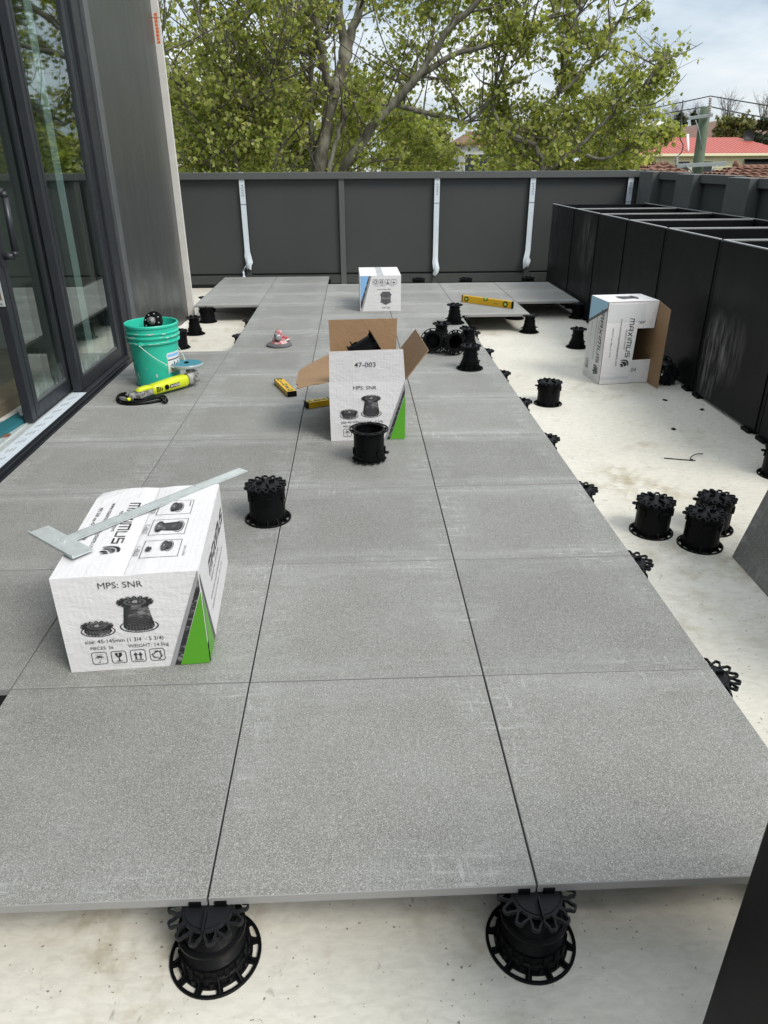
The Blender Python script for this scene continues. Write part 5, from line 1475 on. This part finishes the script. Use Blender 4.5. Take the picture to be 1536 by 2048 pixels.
Y2 = 13.2
L2 = [to_ground(limb(Y2, [(472, 350), (470, 280), (490, 220), (480, 120), (500, -20)], (11, 6), .4)),
      limb(Y2, [(470, 290), (420, 230), (380, 180), (330, 120), (300, 60)], (7, 4), -.5),
      limb(Y2, [(474, 270), (530, 200), (545, 120), (560, 20)], (7, 4), .4),
      limb(Y2, [(480, 200), (430, 120), (400, 30), (380, -60)], (6, 3), .2)]
outline2 = [(300, -140), (430, -140), (560, -60), (600, 120), (590, 352), (300, 356)]
cl2 = field(outline2, Y2, 1.5, 88, .52, 12, lambda u, v: 1.0 if v > 150 else (.38 if u < 430 else .5))
tree('plane_tree', 'leafy plane tree at the left end of the far parapet, next to the building', 'tree', L2, cl2, .078, M['leafA'], 'street plane trees', 16, 9, 22, .2, whips=130)

Y3 = 13.8
L3 = [to_ground(limb(Y3, [(1085, 352), (1075, 300), (1064, 265), (1082, 215), (1121, 182), (1124, 103), (1148, 50), (1165, -20), (1170, -90)], (11, 5), .4)),
      limb(Y3, [(1090, 345), (1150, 300), (1190, 262), (1231, 225), (1273, 190), (1297, 160), (1330, 120)], (8, 4), -.4),
      limb(Y3, [(1072, 290), (1010, 260), (985, 215), (1000, 140), (1030, 60), (1060, -20)], (10, 4), .3),
      limb(Y3, [(1121, 185), (1170, 140), (1215, 80), (1250, 20), (1280, -60)], (9, 4), .2),
      limb(Y3, [(1150, 298), (1200, 318), (1250, 300), (1290, 262)], (7, 3), -.5)]
outline3 = [(960, -120), (1270, -120), (1300, -40), (1296, 30), (1312, 90), (1345, 110), (1342, 165), (1322, 205), (1315, 250), (1300, 300), (1240, 350), (960, 354), (930, 260), (985, 120)]
cl3 = field(outline3, Y3, 1.3, 105, .42, 13, lambda u, v: 1.0 if v > 190 else .5)
cl3 += [(aty(u, v, Y3), .30) for u, v in ((1300, 20), (1328, 118), (1340, 140), (1318, 150), (1325, 185), (1350, 262), (1335, 268), (1310, 272))]
tree('plane_tree', 'yellowish plane tree on the right with its crown edge against open sky', 'tree', L3, cl3, .084, M['leafA'], 'street plane trees', 14, 8, 23, .25, whips=130, whip_len=.5)

# trees further back that close the gaps low down
Y4 = 21
L4 = [to_ground(limb(Y4, [(560, 352), (565, 250), (580, 120)], (14, 5), 0)), limb(Y4, [(562, 300), (480, 200), (440, 100)], (8, 3), 0), limb(Y4, [(562, 300), (680, 220), (760, 150)], (8, 3), 0)]
tree('street_tree', 'broad green tree across the street, seen between the near trunks', 'tree', L4, field([(300, 200), (500, 130), (760, 190), (900, 270), (900, 352), (300, 352)], Y4, 2.0, 120, .80, 14), .13, M['leafA'], 'trees across the street', 9, 16, 24)
Y5 = 24
L5 = [to_ground(limb(Y5, [(1120, 352), (1110, 300), (1100, 240)], (10, 4), 0)), limb(Y5, [(1115, 320), (1200, 280), (1260, 262)], (6, 3), 0)]
tree('street_tree', 'low green tree across the street behind the right plane tree', 'tree', L5, field([(960, 300), (1060, 250), (1200, 262), (1275, 300), (1275, 352), (940, 352)], Y5, 1.2, 60, .75, 15), .16, M['leafA'], 'trees across the street', 7, 12, 25)
Y6 = 34
L6 = [to_ground(limb(Y6, [(850, 350), (852, 300), (856, 255)], (9, 4), 0))]
tree('olive_tree', 'dull olive green round tree further off, between the trunks and roofs', 'tree', L6, field([(805, 290), (822, 240), (860, 226), (895, 244), (905, 300), (890, 350), (815, 350)], Y6, 1.2, 46, .8, 16), .15, M['leafB'], None, 8, 16, 26)

# ---- utility pole and wires
YP = 16.5
pb, pt = aty(1394, 345, YP), aty(1412, 213, YP)
pdir = (pt - pb).normalized(); pbase = pb + pdir * ((GZ - pb.z) / pdir.z)
pole = thing('utility_pole', 'greenish timber power pole with cross arms, right of the trees', 'utility pole', tuple(pbase))
L_ = (pt - pbase).length
mb = MB(); n_ = 12
mb.tube([pdir * (L_ * k / n_) for k in range(n_ + 1)], [.138 - .028 * k / n_ for k in range(n_ + 1)], 14); mb.build('pole', M['pole'], pole)
def arm(u0, v0, u1, v1, hh):
    a, b = aty(u0, v0, YP - .2) - pbase, aty(u1, v1, YP - .2) - pbase
    d = (b - a); mb = MB(); ang_ = math.atan2(d.y, d.x); tilt = math.atan2(d.z, math.hypot(d.x, d.y))
    mb.bbox((0, -.05, -hh / 2), (d.length, .05, hh / 2), .006, 0, Matrix.Translation(a) @ Matrix.Rotation(ang_, 4, 'Z') @ Matrix.Rotation(-tilt, 4, 'Y'))
    return mb.build('cross_arm', M['steelgrey'], pole)
arm(1375, 237, 1424, 230, .065); arm(1352, 332, 1451, 327, .08)
def insulator(u, v0, v1, r, nd):
    a, b = aty(u[0], v0, YP - .22) - pbase, aty(u[1], v1, YP - .22) - pbase
    ax = (b - a); q = Vector((0, 0, 1)).rotation_difference(ax.normalized()).to_matrix().to_4x4(); prof = [(.0, 0)]
    for k in range(nd):
        z = ax.length * k / nd; h = ax.length / nd; prof += [(r * .5, z), (r, z + h * .25), (r, z + h * .4), (r * .5, z + h * .6)]
    prof += [(0, ax.length)]
    mb = MB(); mb.lathe(prof, 14, M=Matrix.Translation(a) @ q); mb.build('insulator', M['porc'], pole)
insulator((1418, 1421), 236, 193, .040, 9); insulator((1352, 1353), 330, 309, .055, 5); insulator((1373, 1374), 235, 224, .03, 3)
mb = MB(); mb.tube([aty(1404, 300, YP - .24) - pbase, aty(1398, 262, YP - .3) - pbase, aty(1391, 240, YP - .25) - pbase], .012, 6); mb.tube([aty(1420, 345, YP - .3) - pbase, aty(1435, 331, YP - .28) - pbase], .018, 6); mb.tube([aty(1385, 345, YP - .3) - pbase, aty(1372, 331, YP - .28) - pbase], .018, 6); mb.build('bracket', M['steelgrey'], pole)
def wire(label, pts, r=.012):
    mb = MB(); P3 = [aty(u, v, y) for u, v, y in pts]; mb.tube(smooth_path(P3, 8), r, 5); o = mb.build('power_line', M['wire']); tag(o, label, 'power line', 'overhead wires at the pole')
wire('upper overhead wire running left from the pole top into the trees', [(1421, 192, YP), (1370, 203, 17.2), (1310, 216, 18), (1240, 236, 19)], .011)
wire('upper overhead wire running right from the pole top', [(1421, 192, YP), (1480, 202, 15), (1560, 215, 13)], .011)
wire('lower overhead wire running left from the pole arm', [(1420, 213, YP), (1376, 219, 17.2), (1310, 231, 18), (1230, 246, 19)], .011)
wire('lower overhead wire running right from the pole arm', [(1420, 213, YP), (1480, 226, 15), (1560, 240, 13)], .012)
wire('drooping cable hanging between the pole and the left trees', [(1366, 200, YP), (1362, 240, YP), (1360, 275, YP), (1366, 290, YP), (1362, 306, YP), (1353, 312, YP)], .012)

# ---- houses on the right
def house(label, loc, name='house'):
    return thing(name, label, 'house', loc)
hx0, hx1 = aty(1262, 308, 45).x, aty(1575, 308, 45).x
ez = aty(1400, 307, 45).z; rz_ = aty(1400, 275, 49).z
h1 = house('cream weatherboard house with a red corrugated steel roof beyond the pole', (hx0, 45, GZ))
w_ = hx1 - hx0; D_h = 8.0; eh = ez - GZ; rh = rz_ - GZ
mb = MB(); nb = int(eh / .19)
for k in range(nb):
    z = k * eh / nb; mb.add([(0, -.03, z), (w_, -.03, z), (w_, 0, z + eh / nb), (0, 0, z + eh / nb), (0, .02, z), (w_, .02, z)], [(0, 1, 2, 3), (0, 4, 5, 1)])
mb.box((0, .02, 0), (w_, D_h, eh)); mb.build('wall', M['cream'], h1)
hr0, hr1 = aty(1300, 275, 49).x - hx0, aty(1475, 275, 49).x - hx0
mb = MB(); o_ = .35
e0, e1 = -o_, w_ + o_; A_ = Vector((e0, -o_, eh)); B_ = Vector((e1, -o_, eh)); C_ = Vector((hr1, D_h / 2, rh)); Dd = Vector((max(.8, hr0 - 3), D_h / 2, rh)); E_ = Vector((e1, D_h + o_, eh)); F__ = Vector((e0, D_h + o_, eh))
mb.add([A_, B_, C_, Dd], [(0, 1, 2, 3)]); mb.add([B_, E_, C_], [(0, 1, 2)]); mb.add([E_, F__, Dd, C_], [(0, 1, 2, 3)]); mb.add([F__, A_, Dd], [(0, 1, 2)])
nn = (B_ - A_).cross(Dd - A_).normalized()
nr = 44
for k in range(1, nr):
    x = e0 + (e1 - e0) * k / nr; p = Vector((x, -o_, eh))
    tt = 1.0
    if x > hr1: tt = (e1 - x) / (e1 - hr1)
    if x < Dd.x: tt = (x - e0) / (Dd.x - e0)
    q = Vector((x, -o_ + (D_h / 2 + o_) * tt, eh + (rh - eh) * tt))
    mb.tube([p + nn * .004, q + nn * .004], .022, 4, cap=False)
mb.build('roof', M['redroof'], h1)
mb = MB(); mb.bbox((e0, -o_ - .1, eh - .14), (e1, -o_ + .02, eh - .005), .02); mb.build('gutter', M['cream'], h1)
for u in (1296, 1364, 1410):
    x = aty(u, 325, 45).x - hx0; mb = MB(); wf = mb
    mb.box((x - .42, -.075, eh - 1.9), (x + .42, -.035, eh - .42)); fo = mb.build('window', M['darkglass'], h1)
    mb = MB()
    for a, b in (((x - .50, eh - 1.98), (x - .425, eh - .34)), ((x + .425, eh - 1.98), (x + .50, eh - .34)), ((x - .42, eh - .415), (x + .42, eh - .34)), ((x - .42, eh - 1.16), (x + .42, eh - 1.12))): mb.box((a[0], -.10, a[1]), (b[0], -.032, b[1]))
    mb.build('frame', M['cream'], fo)
xa, xb = aty(1488, 318, 45).x - hx0, aty(1537, 318, 45).x - hx0
mb = MB(); mb.add([(xa, -.08, eh - .30), (xb, -.08, eh - .30), (xb + .1, -.9, eh - 1.05), (xa - .1, -.9, eh - 1.05), (xa, -.08, eh - .36), (xb, -.08, eh - .36), (xb + .1, -.9, eh - 1.11), (xa - .1, -.9, eh - 1.11)], [(0, 3, 2, 1), (4, 5, 6, 7), (0, 4, 7, 3), (1, 2, 6, 5), (3, 7, 6, 2), (0, 1, 5, 4)]); mb.build('awning', M['steel'], h1)
mb = MB(); p_ = Vector((aty(1379, 305, 45).x - hx0, .2, eh)); mb.tube([p_ + Vector((0, 0, .1)), p_ + Vector((.15, .8, 1.0))], .07, 8); mb.build('flue', M['white_paint'], h1)
def tiled_roof(parent, pts, rows, nm='roof'):
    """a sloping face of stepped tile courses; pts = eave left, eave right, ridge right, ridge left"""
    a, b, c, d = [Vector(p) for p in pts]; n = (b - a).cross(d - a).normalized(); mb = MB()
    for k in range(rows):
        t0, t1 = k / rows, (k + 1) / rows; l0, l1, r0_, r1 = a.lerp(d, t0), a.lerp(d, t1), b.lerp(c, t0), b.lerp(c, t1)
        seg = max(2, int((r0_ - l0).length / .26)); vs = []
        for j, (p, q, o) in enumerate(((l0, r0_, .06), (l1, r1, .012))):
            for i in range(seg * 4 + 1):
                s = i / (seg * 4); hh = (0, .022, .03, .012)[i % 4]; vs.append(p.lerp(q, s) + n * (o + hh))
        m_ = seg * 4 + 1
        mb.add(vs, [(i, i + 1, m_ + i + 1, m_ + i) for i in range(m_ - 1)])
        mb.add([l0, r0_] + [vs[0], vs[m_ - 1]], [(0, 1, 3, 2)])
    return mb.build(nm, M['terracotta'], parent)
def ridge(parent, a, b, n, r=.11):
    a, b = Vector(a), Vector(b); d = b - a
    for k in range(n):
        mb = MB(); p, q = a + d * (k / n), a + d * ((k + .94) / n); mb.tube([p, q], [r * 1.12, r * .95], 8); mb.build('ridge_tile', M['terracotta'], parent)
# small hip roof left of the pole
ap = aty(1336, 327, 24); el_, er_ = aty(1268, 352, 22.5), aty(1386, 352, 22.5)
h2 = house('terracotta tiled hip roof just above the parapet, left of the pole', (ap.x, 24, GZ))
o0 = Vector((ap.x, 24, GZ)); eav = el_.z - .15; hw = 3.0
q1, q2 = Vector((el_.x - .2, 22.3, eav)) - o0, Vector((er_.x + .2, 22.3, eav)) - o0
q3, q4 = Vector((er_.x + .2, 27, eav)) - o0, Vector((el_.x - .2, 27, eav)) - o0; apx = Vector((0, 0.4, ap.z - GZ))
tiled_roof(h2, (q1, q2, apx + Vector((.03, 0, 0)), apx - Vector((.03, 0, 0))), 6); tiled_roof(h2, (q2, q3, apx, apx), 6); tiled_roof(h2, (q4, q1, apx, apx), 6); tiled_roof(h2, (q3, q4, apx, apx), 6)
ridge(h2, q1, apx, 9, .09); ridge(h2, q2, apx, 9, .09)
mb = MB(); mb.box((q1.x + .3, q1.y + .3, 0), (q2.x - .3, q3.y - .3, q1.z - .02)); mb.build('wall', M['cream'], h2)
# tiled roof right of the pole
ra, rb = aty(1470, 337, 21.5), aty(1600, 335, 21.5); ea, eb = aty(1440, 360, 19.8), aty(1600, 362, 19.8)
h3 = house('weathered terracotta tiled roof at the right picture edge, behind the parapet', (ra.x, 21.5, GZ)); o0 = Vector((ra.x, 21.5, GZ))
ea.z -= .12; eb.z = ea.z; rb.z = ra.z
tiled_roof(h3, (ea - o0, eb - o0, rb - o0, ra - o0), 6)
bk1, bk0 = Vector((eb.x, 23.4, ea.z)) - o0, Vector((ea.x, 23.4, ea.z)) - o0
tiled_roof(h3, (bk1, bk0, ra - o0, rb - o0), 6); tiled_roof(h3, (bk0, ea - o0, ra - o0, ra - o0), 6)
ridge(h3, ra - o0, rb - o0, 9, .10); ridge(h3, ea - o0, ra - o0, 6, .08)
mb = MB(); mb.tube([ra - o0 + Vector((0, 0, .05)), ra - o0 + Vector((0, 0, .2))], [.10, .06], 8); mb.build('finial', M['terracotta'], h3)
mb = MB(); mb.box((ea.x - o0.x + .4, ea.y - o0.y + .4, 0), (eb.x - o0.x, 23.0 - o0.y, ea.z - o0.z - .02)); mb.build('wall', M['cream'], h3)
# broad brown roof behind
r1_, r2_ = aty(1440, 240, 66), aty(1620, 233, 66); e1_, e2_ = aty(1310, 282, 58), aty(1650, 282, 58)
h4 = house('broad brown tiled roof rising behind the red roofed house', (r1_.x, 66, GZ)); o0 = Vector((r1_.x, 66, GZ)); r2_.z = r1_.z
mb = MB(); eb_ = Vector((e1_.x, 74, e1_.z)); ee_ = Vector((e2_.x, 74, e1_.z)); e2_.z = e1_.z
pts = [p - o0 for p in (e1_, e2_, r2_, r1_, eb_, ee_)]
mb.add(pts, [(0, 1, 2, 3), (4, 0, 3), (5, 4, 3, 2), (1, 5, 2)]); mb.build('roof', M['brownroof'], h4)
mb = MB(); mb.box((pts[0].x + .5, pts[0].y + .5, 0), (pts[1].x - .5, pts[4].y - .5, pts[0].z - .03)); mb.build('wall', M['cream'], h4)
# roofs glimpsed through the trees
def simple_house(label, u0, u1, v_eave, v_ridge, Y, roofm, wallm):
    a, b = aty(u0, v_eave, Y), aty(u1, v_eave, Y); b.z = a.z; rr = aty((u0 + u1) / 2, v_ridge, Y + 3).z
    h = house(label, (a.x, Y, GZ)); w = b.x - a.x; e = a.z - GZ; t = rr - GZ
    mb = MB(); k = min(w * .3, 2.5)
    p = [Vector(q) for q in ((-.3, -.3, e), (w + .3, -.3, e), (w + .3, 6.3, e), (-.3, 6.3, e), (k, 3, t), (w - k, 3, t))]
    mb.add(p, [(0, 1, 5, 4), (1, 2, 5), (2, 3, 4, 5), (3, 0, 4)])
    mb.add([q - Vector((0, 0, .12)) for q in p[:4]] + p[:4], [(3, 2, 1, 0), (0, 1, 5, 4), (1, 2, 6, 5), (2, 3, 7, 6), (3, 0, 4, 7)]); mb.build('roof', roofm, h)
    mb = MB(); mb.box((0, 0, 0), (w, 6, e - .13)); mb.build('wall', wallm, h)
    for f in (.25, .7):
        mb = MB(); mb.box((w * f - .5, -.03, e - 1.9), (w * f + .5, .02, e - .6)); mb.build('window', M['darkglass'], h)
simple_house('dark walled house with an orange roof between the tree trunks', 775, 850, 300, 280, 40, M['terracotta'], M['timber'])
simple_house('house with a small orange tiled roof behind the trees, centre right', 930, 1010, 285, 262, 44, M['terracotta'], M['white_paint'])
simple_house('pale house with a reddish roof seen through the right plane tree', 1040, 1110, 275, 250, 46, M['redroof'], M['white_paint'])
simple_house('flat grey roofed house on the skyline left of the brown roof', 1296, 1342, 250, 240, 90, M['concrete'], M['cream'])
simple_house('white walled shed glimpsed left of the small hip roof', 1262, 1300, 285, 262, 60, M['steelgrey'], M['white_paint'])
# dish on the red roof's right end
dp = aty(1496, 273, 48); dish = thing('satellite_dish', 'dark satellite dish on the red roof near the right edge', 'satellite dish', tuple(dp))
mb = MB(); mb.lathe([(0, 0), (.2, .02), (.36, .07), (.37, .075), (.2, .03), (0, .012)], 20, M=Matrix.Rotation(R(70), 4, 'X')); mb.build('bowl', M['steel'], dish)
mb = MB(); mb.tube([(0, 0.02, 0), (0, .1, -.5)], .03, 6); mb.build('bracket', M['steelgrey'], dish)
# bushy and dark trees, bare trees on the skyline
def bushy(label, u, vt, vb, wpx, Y, mat_, n, seed, name='garden_tree', group='trees among the houses', leaf=.2):
    L = [to_ground(limb(Y, [(u, vb), (u, (vb + vt) / 2), (u + 2, vt + 8)], (6, 2), 0))]
    cl = field([(u - wpx / 2, vb), (u - wpx * .46, (vt + vb) / 2), (u - wpx * .25, vt + 6), (u, vt), (u + wpx * .3, vt + 5), (u + wpx * .48, (vt + vb) / 2), (u + wpx / 2, vb)], Y, 1.2, n, wpx / 10 * Y / F * 1.6, seed)
    tree(name, label, 'tree', L, cl, leaf, mat_, group, 6, 12, seed)
bushy('bushy olive green tree in front of the brown roof', 1470, 238, 285, 95, 54, M['leafB'], 40, 31, leaf=.26)
bushy('dark green bushy tree at the right picture edge above the dish', 1535, 240, 300, 60, 52, M['leafC'], 26, 32, leaf=.26)
bushy('green tree left of the brown roof, behind the flat leafy branch', 1345, 244, 290, 60, 50, M['leafA'], 26, 33, leaf=.22)
bushy('pointed dark conifer left of the pole, first of two', 1362, 222, 262, 22, 75, M['leafC'], 20, 34, 'conifer', 'dark conifers on the skyline', .26)
bushy('pointed dark conifer directly left of the pole top', 1388, 222, 262, 20, 75, M['leafC'], 20, 35, 'conifer', 'dark conifers on the skyline', .26)
def bare(label, u, vt, vb, wpx, Y, seed):
    r = random.Random(seed); b = aty(u, vb, Y); t = thing('bare_tree', label, 'tree', (b.x, Y, GZ), group='bare winter trees on the skyline')
    px = (Y + 1) / F; mb = MB(); h = (vb - vt) * px; B0 = Vector((b.x, Y, GZ)); root = b - B0
    mb.tube([Vector((0, 0, 0)), root], [.2, .12], 6); mb.build('trunk', M['twig'], t); mb = MB()
    for k in range(46):
        a = r.uniform(0, 6.28); sp = r.uniform(.05, 1) * wpx / 2 * px
        st = root + Vector((math.cos(a) * sp * .2, math.sin(a) * sp * .2, h * r.uniform(0, .35))); e = root + Vector((math.cos(a) * sp, math.sin(a) * sp, h * r.uniform(.6, 1.0) * (1 - .3 * sp / (wpx / 2 * px))))
        m1 = st.lerp(e, .5) + Vector((r.gauss(0, .15), 0, .1))
        mb.tube([st, m1, e], [.022, .016, .007], 3, cap=False)
        for q in range(3):
            s2 = m1.lerp(e, r.random()); mb.tube([s2, s2 + Vector((r.gauss(0, .35), r.gauss(0, .3), r.uniform(.15, .7)))], [.010, .005], 3, cap=False)
    mb.build('branches', M['twig'], t)
bare('bare twiggy tree on the skyline left of the pole', 1345, 208, 262, 60, 82, 41)
bare('bare twiggy tree on the skyline right of the pole', 1452, 192, 252, 62, 82, 42)
bare('darker bare tree on the skyline at the right picture edge', 1525, 186, 250, 60, 78, 43)
bare('bare twiggy tree on the skyline just left of the pole top', 1385, 212, 262, 40, 84, 44)
